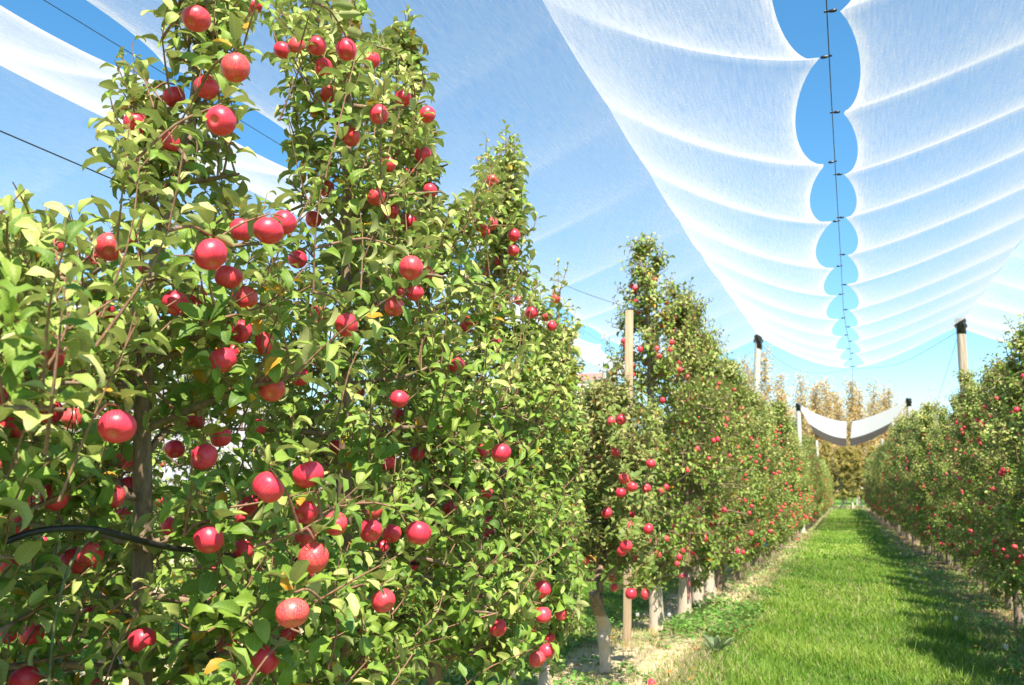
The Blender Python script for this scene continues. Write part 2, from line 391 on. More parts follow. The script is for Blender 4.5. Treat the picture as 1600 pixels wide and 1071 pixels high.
def shoot_leaves(out, P, rng, Lmax, gap, tone0, start=.12, updown=1.0):
    """leaves spiralling round a stem polyline; appends rows to out"""
    seg = np.linalg.norm(np.diff(P, axis=0), axis=1); cum = np.concatenate([[0], np.cumsum(seg)]); tot = cum[-1]
    n = max(3, int(tot*(1-start)/gap)); s_ = tot*(start+(1-start)*(np.arange(n)+.7)/n)
    s_ = np.minimum(s_, tot)
    B = np.stack([np.interp(s_, cum, P[:, k]) for k in range(3)], 1)
    T = nz(np.stack([np.interp(s_+.01, cum, P[:, k])-np.interp(s_-.02, cum, P[:, k]) for k in range(3)], 1)+np.array([0, 0, 1e-4]))
    ref = np.array([.3, .9, .2]); A = nz(np.cross(T, ref)); C_ = np.cross(T, A)
    ph = rng.uniform(0, 6.28)+np.arange(n)*2.4+rng.normal(0, .3, n)
    r = np.cos(ph)[:, None]*A+np.sin(ph)[:, None]*C_
    f = s_/tot; a = np.clip(1.25-.6*f**3+rng.normal(0, .2, n), .3, 1.7)
    d = nz(r*np.sin(a)[:, None]+T*np.cos(a)[:, None]); nn = nz(T*np.sin(a)[:, None]-r*np.cos(a)[:, None]+np.array([.12, -.25, .45]))
    L = Lmax*(1-.45*f**4)*rng.uniform(.72, 1.12, n)*np.clip(.75+f, 0, 1)
    bend = np.clip(rng.normal(1.35, .45, n), .3, 2.5)
    tone = np.clip(tone0+rng.normal(0, .16, n), .02, .97)+(rng.random(n) < .012)
    out.append((B, d, nn, L, bend, rng.uniform(.2, .85, n), tone))
def spur_leaves(out, p, ax, rng, Lmax, tone0, n):
    ph = rng.uniform(0, 6.28)+np.arange(n)*2.4+rng.normal(0, .3, n); T = nz(ax[None])
    A = nz(np.cross(T, np.array([[.31, .9, .2]]))); C_ = np.cross(T, A); r = np.cos(ph)[:, None]*A+np.sin(ph)[:, None]*C_
    a = rng.uniform(.5, 1.6, n); d = nz(r*np.sin(a)[:, None]+T*np.cos(a)[:, None])
    nn = nz(T*np.sin(a)[:, None]-r*np.cos(a)[:, None]+np.array([.12, -.25, .35]))
    out.append((np.repeat(p[None], n, 0), d, nn, Lmax*rng.uniform(.6, 1.1, n), np.clip(rng.normal(.8, .35, n), .1, 1.8), rng.uniform(.1, .5, n), np.clip(tone0+rng.normal(0, .17, n), .02, .97)+(rng.random(n) < .03)))

# ------------------------------------------------------------------ apples
def apple_mesh(seed, ns=28, nr=20):
    rng = np.random.default_rng(seed); mb = MB(); th = np.linspace(0.0, math.pi, nr)   # 0 = calyx end (bottom)
    # profile
    rr = np.sin(th)**.86; zz = -np.cos(th)*.93
    dim_b = .30*np.exp(-(rr/.25)**2)*(th < 1.5); dim_t = .36*np.exp(-(rr/.27)**2)*(th > 1.6)
    zz = zz+dim_b-dim_t; rr = rr*(1+.06*np.sin(th-.2)*(th > 1.5)*np.abs(np.cos(th)))
    sq = rng.uniform(.95, 1.05); lob = rng.uniform(.012, .03); ph = rng.uniform(0, 6); tl = rng.normal(0, .05, 2)
    a = np.linspace(0, 2*math.pi, ns, endpoint=False)
    Rr = rr[:, None]*(1+lob*np.cos(5*a+ph)[None]*(np.abs(np.cos(th))[:, None]**1.5))
    V = np.stack([Rr*np.cos(a), Rr*np.sin(a)*sq, zz[:, None]+tl[0]*Rr*np.cos(a)+tl[1]*Rr*np.sin(a)], -1)
    A = np.zeros((nr, ns, 3)); A[..., 0] = (a/(2*math.pi))[None]; A[..., 1] = (th/math.pi)[:, None]
    mb.add(V, grid_faces(nr, ns, True), 0, A.reshape(-1, 3))
    st = curve([(0, 0, .42), (.02, 0, .75), (rng.normal(0, .12), rng.normal(0, .12), 1.12)], 5); tube(mb, st, [.05, .04, .035, .045, .06], 5, 1)
    for k in range(5):                                      # dried calyx sepals
        b = k*1.257; c_, s_ = math.cos(b), math.sin(b)
        V = [(.09*c_-.04*s_, .09*s_+.04*c_, -.60), (.09*c_+.04*s_, .09*s_-.04*c_, -.60), (.03*c_, .03*s_, -.70)]
        mb.add(V, [[0, 1, 2]], 1)
    return mb.mesh('apple', [M['apple'], M['stalk']])
APPLES = [apple_mesh(i) for i in range(6)]
APPLES_LO = [apple_mesh(i+20, 14, 10) for i in range(4)]
def put_apple(parent, p, r, rng, lo=False, tilt=None):
    me = (APPLES_LO if lo else APPLES)[rng.integers(0, 4 if lo else 6)]
    o = link('apple', me, parent, p); o.scale = (r, r, r*rng.uniform(.92, 1.08))
    t1 = tilt if tilt is not None else (rng.normal(0, .4), rng.normal(0, .4))
    o.rotation_mode = 'ZYX'      # spin about the core first, then tip
    o.rotation_euler = (Matrix.Rotation(t1[0], 3, 'X') @ Matrix.Rotation(t1[1], 3, 'Y') @ Matrix.Rotation(rng.uniform(0, 6.28), 3, 'Z')).to_euler('ZYX'); return o

# ------------------------------------------------------------------ tree generator
def crown_r(f, fat=1.0):            # crown radius against relative height
    return fat*np.interp(f, [0.1, .22, .45, .7, .88, 1.0], [.45, .66, .64, .44, .22, .07])
def grow(seed, H, fat=1.0, limbs=38, lod=0, Lmax=.078, shoots=5, spurs=4, trunk_pts=None, base_r=.05, origin=np.zeros(3),
         extra=(), keep=None, tone0=.45, gap=.030, low=.14, shoot_len=(.16, .46), top_shoots=(), leaf_wid=.31, thin=0.0, taper=1.0, upright=0, lowfill=0):
    """returns trunk MB, crown MB. origin = world position of the base (for keep tests)"""
    rng = np.random.default_rng(seed); tb = MB(); cb = MB()
    if trunk_pts is None:
        trunk_pts = [(0, 0, -.05), (rng.normal(0, .03), rng.normal(0, .03), H*.3), (rng.normal(0, .06), rng.normal(0, .06), H*.65), (rng.normal(0, .05), rng.normal(0, .05), H*.97)]
    TP = curve(trunk_pts, 22); zf = (TP[:, 2]-TP[0, 2])/(TP[-1, 2]-TP[0, 2])
    rad = base_r*(1-.86*zf**.8)*(1+.25*np.exp(-zf*40)) + .004
    tube(tb, TP, rad, 10 if lod == 0 else 7, 0, lump=.05, rng=rng, cap=True)
    skel = [TP[3:]]; L_out = []; sh = []
    hs = np.linspace(low, .97, limbs)*H+rng.normal(0, .03, limbs); ga = rng.uniform(0, 6.28)
    for i, h in enumerate(hs):
        f = h/H; p0 = np.array([np.interp(h, TP[:, 2], TP[:, k]) for k in range(3)]); az_ = ga+i*2.4+rng.normal(0, .3)
        ln = crown_r(f, fat)*(taper if f > .6 else 1.0)*rng.uniform(.7, 1.1); el = rng.uniform(-.15, .45)+.5*max(0, f-.6)
        dr = np.array([math.cos(az_)*math.cos(el), math.sin(az_)*math.cos(el), math.sin(el)])
        p3 = p0+dr*ln; mid = p0+dr*ln*.5+np.array([rng.normal(0, .04), rng.normal(0, .04), rng.normal(.02, .04)])
        if keep is not None:
            for _k in range(6):
                if keep(np.array([p3, p3+(mid-p3)*.3, p3+(mid-p3)*.6, mid, p0+(mid-p0)*.7, p0+(mid-p0)*.4])+origin, 25).all(): break
                p3 = p0+(p3-p0)*.7; mid = p0+(mid-p0)*.7
        Pl = curve([p0, mid, p3], 7); br = (.009+.010*(1-f))*(base_r/.05)**.5
        tube(tb, Pl, np.linspace(br, .004, 7), 6 if lod == 0 else 4, 0, lump=.06, rng=rng); skel.append(Pl)
        for k in range(shoots):
            u = (k+rng.random())/shoots; u = .15+.85*u; q = np.array([np.interp(u*6, range(7), Pl[:, j]) for j in range(3)])
            out_ = np.array([math.cos(az_), math.sin(az_), 0])*rng.uniform(0, .7)
            dd = nz(out_+np.array([rng.normal(0, .42), rng.normal(0, .42), rng.uniform(.25, 1.15) if f > .3 else rng.uniform(-.35, 1.0)]))
            l_ = rng.uniform(*shoot_len)*(1.0 if f < .85 else .8); e = q+dd*l_+np.array([0, 0, .12*l_])
            if e[2] > H*1.02: e[2] = H*1.02
            if e[2] < .30: e[2] = .30+rng.uniform(0, .12)
            m_ = (q+e)/2+rng.normal(0, .03, 3); sh.append((q, m_, e, f))
        for k in range(spurs):
            if thin and h > 2.2 and rng.random() < thin+(.3 if f > .72 else 0): continue
            u = rng.uniform(.1, 1); q = np.array([np.interp(u*6, range(7), Pl[:, j]) for j in range(3)])
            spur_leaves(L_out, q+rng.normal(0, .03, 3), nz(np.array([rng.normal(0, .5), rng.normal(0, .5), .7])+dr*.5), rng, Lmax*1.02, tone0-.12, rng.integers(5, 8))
    for k in range(lowfill):
        f = rng.uniform(.13, .36); p0 = np.array([TP[0, 0], TP[0, 1], f*H]); a = rng.uniform(-1.7, .6)
        q = p0+np.array([math.cos(a), math.sin(a), 0])*crown_r(f, fat)*rng.uniform(.35, .95); e = q+np.array([rng.normal(.05, .1), rng.normal(0, .12), rng.uniform(.05, .35)])
        sh.append((q, (q+e)/2+rng.normal(0, .02, 3), e, f))
    if upright:
        for k in range(upright):
            f = rng.uniform(.42, .93); h = f*H; p0 = np.array([np.interp(h, TP[:, 2], TP[:, j]) for j in range(3)]); a = rng.uniform(0, 6.28)
            q = p0+np.array([math.cos(a), math.sin(a), 0])*crown_r(f, fat)*rng.uniform(.3, 1.0); e = q+np.array([math.cos(a)*.1+rng.normal(0, .06), math.sin(a)*.1+rng.normal(0, .06), rng.uniform(.3, .55)])
            sh.append((q, (q+e)/2+rng.normal(0, .02, 3), e, .9991))
    for (q, e) in top_shoots:
        q = np.asarray(q); e = np.asarray(e); sh.append((q, (q+e)/2+rng.normal(0, .02, 3), e, 1.0))
    for q, m_, e, f in sh:
        if thin and f < .999 and (q[2]+e[2])/2 > 2.2 and rng.random() < thin: continue
        if keep is not None:
            ok = keep(np.array([e, m_])+origin, 6 if f > .999 else rng.uniform(5, 60))
            if not ok[0]:
                if not ok[1]: continue
                e = m_+(e-m_)*.15; m_ = (q+e)/2
        P_ = curve([q, m_, e], 6)
        if keep is not None and not keep(P_+origin, 0).all(): continue
        skel.append(P_[:4]); tube(cb, P_, np.linspace(.0042, .0018, 6)*(1 if lod == 0 else 1.3), 4 if lod == 0 else 3, 1)
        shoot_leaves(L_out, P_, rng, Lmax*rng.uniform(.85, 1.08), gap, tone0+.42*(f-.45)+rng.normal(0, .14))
    S_ = np.concatenate(skel)
    for ap, r in extra:              # twig that carries a given apple, with a few leaves round its stalk
        a0 = np.asarray(ap)+np.array([0, 0, r*1.05]); dist = np.linalg.norm(S_-a0, axis=1)+.3*np.maximum(0, S_[:, 2]-a0[2]+.02)
        q = S_[np.argmin(dist)]; up = max(.02, .12*np.linalg.norm(q-a0))
        Pt = curve([q, (q+a0)/2+np.array([0, 0, up]), a0+np.array([0, 0, .006])], 7); tube(cb, Pt, np.linspace(.0048, .0026, 7), 5, 1)
        if lod == 0:
            spur_leaves(L_out, a0+np.array([0, 0, .012]), np.array([rng.normal(0, .3), rng.normal(0, .3), 1.]), rng, Lmax, tone0-.05, 5)
            shoot_leaves(L_out, Pt, rng, Lmax*.95, .028, tone0, start=.08)
    A = [np.concatenate([o[k] for o in L_out]) for k in range(7)]
    ctr = A[0]+A[1]*(A[3]*.7)[:, None]; ok = ctr[:, 2] > .22
    if keep is not None: ok &= keep(ctr+origin, 0)
    for ap, r in extra: ok &= (np.linalg.norm(ctr-np.asarray(ap), axis=1) > r*1.05)
    if keep is not None and len(extra):
        px, py, pd = proj(ctr+origin)
        for ap, r in [q for v in ap_by.values() for q in v]:     # fruit hangs free of leaves on the lane side
            ax_, ay_, ad_ = proj(np.asarray(ap)); rp = FPX*r/ad_[0]
            hide = ((px-ax_[0])**2+(py-ay_[0])**2 < (rp*1.25)**2) & (pd < ad_[0]) & (rng.random(len(px)) < .9)
            ok &= ~hide
    A = [a[ok] for a in A]
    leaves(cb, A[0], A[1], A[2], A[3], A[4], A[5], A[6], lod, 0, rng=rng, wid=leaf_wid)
    return tb, cb, len(A[0])

# ---- what the photo shows open sky / open ground behind (limits of the nearest crowns)
TOPX = [0, 30, 60, 90, 110, 135, 160, 175, 200, 235, 262, 300, 395, 415, 440, 560, 590, 610, 640, 655, 668, 690, 700, 728, 745, 750, 770, 800, 822, 834, 845, 862, 872, 890, 905, 925, 960, 1000, 1045, 1600]
TOPY = [318, 285, 300, 282, 320, 335, 160, 80, 55, 30, -60, -200, -200, -20, -60, -60, 30, 12, 10, 32, 90, 110, 318, 300, 240, 172, 165, 178, 186, 235, 290, 290, 400, 402, 430, 545, 590, 585, 640, 700]
GAPS = [[(384, 60), (405, 28), (432, 55), (418, 150), (446, 190), (452, 262), (430, 318), (400, 300), (368, 240), (388, 150)],
        [(560, -60), (600, -60), (585, 40), (572, 62)],
        [(228, 70), (262, 62), (262, 130), (240, 140)],
        [(150, 300), (182, 268), (205, 310), (178, 332)],
        [(672, 95), (760, 60), (752, 170), (735, 240), (706, 320), (694, 300), (684, 255), (690, 180)],
        [(842, 318), (875, 318), (880, 400), (862, 408), (852, 450), (838, 420), (845, 360)],
        [(905, 480), (930, 480), (935, 560), (905, 560)]]
def inpoly(x, y, poly):
    c = np.zeros(len(x), bool); n = len(poly)
    for i in range(n):
        x1, y1 = poly[i]; x2, y2 = poly[(i+1) % n]
        k = ((y1 > y) != (y2 > y)) & (x < (x2-x1)*(y-y1)/((y2-y1) or 1e-9)+x1); c ^= k
    return c
HOSE = ([0, 50, 100, 150, 200, 260, 310], [850, 832, 826, 828, 840, 855, 861], [2.2, 2.25, 2.3, 2.36, 2.45, 2.6, 2.8])
def make_keep(Yt):
    def keep(P, m):
        x, y, d = proj(P); ins = (d > .2)
        xj = x+14*np.sin(y*.13+x*.05)+8*np.sin(y*.31); yj = y+14*np.sin(x*.17+y*.04)+8*np.sin(x*.4)
        ok = ~(ins & (x > -90) & (x < 1600) & (yj < np.interp(xj, TOPX, TOPY)+m))
        for gp in GAPS: ok &= ~(ins & inpoly(xj, yj, gp))
        hx = np.interp(x, HOSE[0], HOSE[1]); ok &= ~(ins & (x > -10) & (x < 300) & (np.abs(y-hx) < 20) & (d < np.interp(x, HOSE[0], HOSE[2])+.03) & ((x*7.3+y*3.1) % 5 > .8))
        tx = np.interp(y, [835, 862, 900, 950, 1000, 1060], [150, 122, 103, 90, 82, 77]); ok &= ~(ins & (y > 835) & (np.abs(x-tx) < 7) & (d < 2.2))
        if Yt < 7.5: ok &= ~(ins & (x > 912))
        ok &= ~(ins & (x > 880) & (y > (925 if Yt > 7.5 else 990)))
        ok &= ~(ins & (d < 1.45))
        if Yt > 7.5: ok &= ~(ins & (x > 1052))
        return ok
    return keep

# ------------------------------------------------------------------ nearest trees, left row
XL, XR = -2.05, 2.0
AP = """307 30 42;368 106 44;323 137 38;272 152 34;345 189 46;396 9 26;171 386 42;151 404 30;88 385 26;207 372 18;378 359 38;419 361 45;329 398 50;357 433 42
383 466 38;274 474 42;307 462 32;376 517 38;411 537 36;465 406 28;322 6 20;495 72 30;541 78 32;505 105 28;514 148 28;630 154 26;592 179 30;548 214 28;661 242 26
769 282 20;641 268 20;667 293 22;588 308 28;611 331 26;490 343 26;640 346 24;768 350 20;803 368 21;642 419 38;668 427 24;782 408 18;757 425 18;648 458 28;616 480 30
623 458 24;541 508 38;831 489 20;811 469 16;727 510 20;548 463 18;586 476 20;510 295 26;78 556 46;34 600 28;77 643 40;114 654 34;183 667 54;348 563 42;425 608 40
305 657 30;273 702 30;318 714 40;202 722 30;202 763 38;83 777 45;30 818 36;192 805 26;419 762 50;482 742 46;477 800 38;389 790 36;379 808 28;326 843 44;379 860 34
477 840 34;490 872 47;114 878 42;457 958 50;222 1000 42;50 991 36;15 884 36;414 1030 44;374 1065 30;38 1062 44;354 1005 32;450 987 32;45 785 24;10 722 24;265 823 28
10 992 30;713 570 26;619 623 20;623 649 22;526 699 26;604 724 27;652 709 24;783 708 30;753 704 22;654 833 40;579 829 36;597 856 26;848 921 27;848 961 27;877 960 20
778 981 27;854 1018 24;839 1030 26;859 997 18;599 939 38;647 884 20;672 904 22;763 833 18;766 815 18;761 770 20;703 793 22;538 1020 22;569 1035 24;723 866 18
955 658 14;970 656 17;988 761 17;970 770 17;1010 763 14;975 748 16;948 802 18;989 803 14;984 823 15;1013 827 17;978 854 20;972 862 16;960 918 13;986 928 18;1008 929 16
1017 725 15;962 707 14;995 874 12;915 877 14;896 858 14""".replace('\n', ';')
AP = [tuple(map(float, q.split())) for q in AP.split(';')]
near_Y = [1.25, 2.35, 3.37, 4.5, 5.67, 6.85, 8.2]
near_H = [3.6, 4.15, 4.3, 4.15, 3.8, 2.75, 2.55]
ap_by = {i: [] for i in range(7)}
for (x, y, d) in AP:
    dep = FPX*.077/d; p = at(x, y, D=dep)
    if x > 893: p = at(x, y, D=float(np.clip(dep, 7.0, 8.2)))
    lim = (-2.75, -1.3)
    if not lim[0] <= p[0] <= lim[1]: p = at(x, y, X=min(max(p[0], lim[0]), lim[1]))
    dd = proj(p)[2][0]; r = d/2*dd/FPX
    if r < .030 : p = at(x, y, D=.031*2*FPX/d); r = .031
    if r > .045: p = at(x, y, D=.043*2*FPX/d); r = .043
    i = int(np.argmin([abs(p[1]-yy)+(0.0) for yy in near_Y]))
    if x > 893: i = 6
    ap_by[i].append((p, r))
rngA = np.random.default_rng(77)
NEARLAB = ['apple tree at the far left edge, its trunk outside the picture',
 'leaning-trunk apple tree reaching the top of the picture, large pink apples in front',
 'tall apple tree whose two tops leave the picture left of centre',
 'tall apple tree with a pointed top just below the upper edge',
 'apple tree with twin upright shoots standing against the netting',
 'shorter apple tree with one thin leafy shoot against the sky',
 'low browning apple tree on a crooked stub trunk before the timber stake']
for i, (ty, th) in enumerate(zip(near_Y, near_H)):
    org = np.array([XL, ty, 0.0]); tp = None; tops = []
    if i == 1:
        tp = [np.array([XL+.05, ty-.05, -.05])]+[at(a, b, X=XL) for a, b in ((222, 930), (222, 700), (226, 600), (236, 480), (258, 330), (292, 240), (308, 110), (318, -20))]; tp.append(tp[-1]+np.array([0, .03, .3]))
        tp = [q-org for q in tp]
    if i == 3:
        tp = [np.array([XL, ty, -.05]), at(676, 960, X=XL), at(672, 700, X=XL), at(664, 400, X=XL), at(648, 200, X=XL), at(640, 90, X=XL)]; tp = [q-org for q in tp]
    if i == 4:
        tp = [np.array([XL, ty, -.05]), at(788, 960, X=XL), at(785, 700, X=XL), at(785, 400, X=XL), at(792, 260, X=XL)]; tp = [q-org for q in tp]
    if i == 5:
        tp = [at(846, 1110, X=XL), at(858, 960, X=XL), at(866, 700, X=XL), at(868, 560, X=XL), at(874, 460, X=XL)]; tp = [q-org for q in tp]
    if i == 6:
        tp = [at(944, 975, X=XL), at(938, 950, X=XL+.01), at(939, 925, X=XL+.02), at(934, 900, X=XL), at(944, 870, X=XL), at(948, 760, X=XL), at(955, 610, X=XL)]; tp = [q-org for q in tp]
    def T(x, y, X=XL): return at(x, y, X=X)-org
    if i == 0: tops = [(T(60, 420, -1.8), T(20, 285, -1.75)), (T(95, 430, -2.0), T(74, 262, -2.1)), (T(130, 450, -1.8), T(110, 330, -1.8)), (T(30, 480, -1.7), T(12, 340, -1.6))]
    if i == 1: tops = [(T(262, 170), T(188, 62)), (T(250, 250), T(172, 150)), (T(330, 150), T(345, -40)), (T(250, 290), T(170, 262)), (T(262, 330), T(176, 205)), (T(360, 330), T(395, 240)),
                       (T(300, 90), T(250, -20)), (T(315, 100), T(300, -60)), (T(320, 60), T(385, -20)), (T(270, 300), T(205, 190)), (T(240, 420), T(190, 290))]
    if i == 2: tops = [(T(520, 90), T(480, -40)), (T(530, 120), T(560, -40)), (T(540, 150), T(430, 20)), (T(500, 260), T(440, 170)), (T(520, 60), T(520, -80)), (T(500, 180), T(450, 80))]
    if i == 3: tops = [(T(632, 210), T(615, 22)), (T(650, 230), T(655, 50)), (T(660, 260), T(682, 110)), (T(660, 300), T(682, 190)), (T(620, 180), T(585, 60)), (T(640, 160), T(640, 30))]
    if i == 4: tops = [(T(770, 330), T(762, 172)), (T(790, 340), T(822, 190)), (T(775, 380), T(745, 250)), (T(790, 300), T(790, 195)), (T(800, 400), T(860, 300)), (T(760, 430), T(722, 310)), (T(800, 380), T(815, 290))]
    if i == 5: tops = [(T(868, 600), T(872, 408)), (T(875, 560), T(893, 415)), (T(860, 640), T(850, 500)), (T(870, 640), T(900, 480))]
    if i == 6: tops = [(T(955, 700), T(962, 580)), (T(975, 700), T(995, 610)), (T(940, 700), T(925, 600)), (T(960, 760), T(1020, 690))]
    e0 = empty('apple_tree', org, NEARLAB[i], 'apple tree', 'apple trees of the left row')
    ex = [(p-org, r) for p, r in ap_by[i]]
    fat = [1.1, 1.08, 1.05, 1.0, .98, .9, .95][i]
    lm = [52, 54, 52, 48, 44, 40, 42][i]
    tb, cb, nl = grow(100+i, th, fat, lm, 0, .091, 9, 6, tp, [.05, .045, .045, .045, .045, .04, .032][i], org, ex, make_keep(ty), .47 if i < 6 else .55, .024,
                  .16 if i < 6 else .3, (.16, .42), tops, leaf_wid=.262, thin=[.45, .5, .42, .4, .35, 0, 0][i], taper=[1, .9, .85, .7, .5, .7, 1][i], upright=46, lowfill=[30, 46, 50, 46, 46, 40, 0][i])
    if i == 6:      # old sawn-off stub with its swollen graft union
        q = [at(946, 1048, X=XL), at(945, 1020, X=XL), at(943, 1000, X=XL), at(944, 985, X=XL), at(942, 972, X=XL), at(935, 955, X=XL), at(930, 938, X=XL), at(928, 926, X=XL)]
        Q = curve(np.array(q)-org, 26); rad = np.interp(np.arange(26)/25, [0, .25, .4, .5, .6, .75, 1], [.052, .049, .062, .068, .052, .045, .043])
        tube(tb, Q, rad, 14, 0, lump=.05, rng=np.random.default_rng(4), cap=True)
    link('trunk', tb.mesh('trunk', [M['bark']]), e0)
    link('crown', cb.mesh('crown', [M['leaf'] if i < 6 else M['leaf_brown'], M['twig']]), e0)
    print('tree', i, 'leaves', nl, 'apples', len(ex))
    for p, r in ex:                # fruit hangs with the calyx down or turned outwards
        put_apple(e0, p, r, rngA, tilt=(rngA.normal(-.45, .4), rngA.normal(-.3, .4)))
    nf = [28, 24, 18, 16, 12, 8, 4][i]; k = 0; kp = make_keep(ty)
    while k < nf:
        f = rngA.uniform(.18, .8); a = rngA.uniform(0, 6.28); rr_ = crown_r(f, fat)*rngA.uniform(.3, .98)
        p = np.array([math.cos(a)*rr_, math.sin(a)*rr_, f*th])
        if not kp((p+org)[None], 20)[0] : continue
        fx, fy, fd = proj(p+org)
        if fd[0] < 2.25 and -80 < fx[0] < 1600: continue
        if any(np.linalg.norm(p-q) < r+.045 for q, r in ex): k += .2; continue
        put_apple(e0, p, rngA.uniform(.032, .038), rngA); ex.append((p, .036)); k += 1

# ------------------------------------------------------------------ the rest of the rows
VAR = []
vh = [4.15, 3.7, 3.85, 3.5, 3.95, 3.6]
for i in range(6):
    rng = np.random.default_rng(900+i); H = vh[i]; aps = []
    for k in range(42):
        f = rng.uniform(.17, .95); a = rng.uniform(0, 6.28); rr_ = crown_r(f, .92)*rng.uniform(.65, 1.12)
        p = np.array([math.cos(a)*rr_, math.sin(a)*rr_, f*H]); n_ = 1+(rng.random() < .35)
        for j in range(n_):
            q = p+rng.normal(0, .04, 3)*j
            if all(np.linalg.norm(q-w_[0]) > .07 for w_ in aps): aps.append((q, rng.uniform(.031, .037)))
    tb, cb, nl = grow(300+i, H, .95, 44, 1, .085, 10, 8, None, .07, extra=aps, tone0=.45, gap=.032, low=.10, shoot_len=(.14, .42), leaf_wid=.31, upright=16)
    VAR.append((tb.mesh('trunk', [M['bark2']]), cb.mesh('crown', [M['leaf'], M['twig']]), aps, H)); print('variant', i, nl, len(aps))
# far variants: fruit in the crown mesh, too small to tell
FAR = []
for i in range(4):
    tb, cb, nl = grow(500+i, vh[i], .97, 40, 1, .095, 9, 6, None, .07, tone0=.45, gap=.036, low=.10, shoot_len=(.14, .42), leaf_wid=.33, upright=16)
    rng = np.random.default_rng(700+i)
    for k in range(40):
        f = rng.uniform(.17, .95); a = rng.uniform(0, 6.28); rr_ = crown_r(f, .95)*rng.uniform(.75, 1.15)
        c = np.array([math.cos(a)*rr_, math.sin(a)*rr_, f*vh[i]]); th_ = np.linspace(.01, 3.13, 6); aa = np.arange(7)*.8976
        V = np.stack([np.sin(th_)[:, None]*np.cos(aa), np.sin(th_)[:, None]*np.sin(aa), np.cos(th_)[:, None]*np.ones(7)], -1)*.034+c
        A_ = np.zeros((42, 3)); A_[:, 0] = k/70; A_[:, 1] = .5; cb.add(V, grid_faces(6, 7, True), 2, A_)
    FAR.append((tb.mesh('trunk', [M['bark2']]), cb.mesh('crown', [M['leaf'], M['twig'], M['apple']])))
ORD = ['first', 'second', 'third', 'fourth', 'fifth', 'sixth', 'seventh', 'eighth', 'ninth', 'tenth', 'eleventh', 'twelfth', 'thirteenth', 'fourteenth', 'fifteenth', 'sixteenth', 'seventeenth', 'eighteenth', 'nineteenth', 'twentieth']
rng = np.random.default_rng(5)
def put_tree(x, y, label, group, i, detail, s=1.0, wd=1.0):
    e0 = empty('apple_tree', (x, y, 0), label, 'apple tree', group, rng.uniform(0, 6.28)); e0.scale = (s*wd*rng.uniform(.95, 1.05),)*2+(s,)
    if detail:
        tme, cme, aps, H = VAR[i % 6]; t_ = link('trunk', tme, e0)
        if y < 14 and x < 0: t_.scale = (1.35, 1.35, 1); t_.material_slots[0].link = 'OBJECT'; t_.material_slots[0].material = M['bark']
        link('crown', cme, e0)
        for p, r in aps: put_apple(e0, p, r*rng.uniform(.92, 1.05), rng, lo=True)
    else:
        tme, cme = FAR[i % 4]; link('trunk', tme, e0); link('crown', cme, e0)
    return e0
# left row beyond the timber stake
y = 10.35; k = 0
while y < 80:
    det = y < 24
    if k < 18: lab = f"{ORD[k]} apple tree beyond the pale timber stake in the left row"
    else: lab = 'small far apple tree in the distant part of the left row'
    s = 1.06 if k == 0 else rng.uniform(.9, 1.02)
    vi = 0 if k == 0 else int(rng.integers(1, 6)); tgt = [4.5, 4.15, 4.2, 3.9, 3.8, 3.75]
    if k < 6: s = tgt[k]/vh[vi]
    e = put_tree(float(np.interp(y, [8, 13, 30, 80], [-2.1, -1.96, -1.72, -1.6]))+rng.normal(0, .05), y, lab, 'apple trees of the left row' if k < 18 else 'far apple trees of the left row', vi, det, s, .93/s if k == 0 else (.92/s if k < 6 else 1.0))
    y += rng.uniform(1.0, 1.25); k += 1
# right row
y = 5.2; k = 0
while y < 80:
    det = y < 27
    if k < 18: lab = f"{ORD[k]} apple tree of the right row counted from the right picture edge" if y > 11.3 else 'apple tree of the right row just outside the right picture edge'
    else: lab = 'small far apple tree in the distant part of the right row'
    if y > 11.3: k += 1
    if y > 11.3 and k <= 18: lab = f"{ORD[k-1]} apple tree of the right row counted from the right picture edge"
    put_tree(float(np.interp(y, [12, 30], [1.98, 1.88]))+rng.normal(0, .06), y, lab, 'apple trees of the right row' if k <= 18 else 'far apple trees of the right row', int(rng.integers(1, 6)), det, float(np.interp(y, [12, 14, 18, 30], [.86, .90, .83, .97]))*rng.uniform(.93, 1.05), (.84 if y < 22 else .92) if y > 12 else 1.0)
    y += rng.uniform(1.0, 1.25)
# next row on the left, glimpsed through and above the nearest crowns
y = 4.0; k = 0
while y < 62:
    put_tree(-6.15+rng.normal(0, .07), y, 'apple tree of the row behind, glimpsed through the left row', 'apple trees of the row behind the left row', int(rng.integers(0, 4)), False, rng.uniform(.82, .98))
    y += rng.uniform(1.1, 1.35)

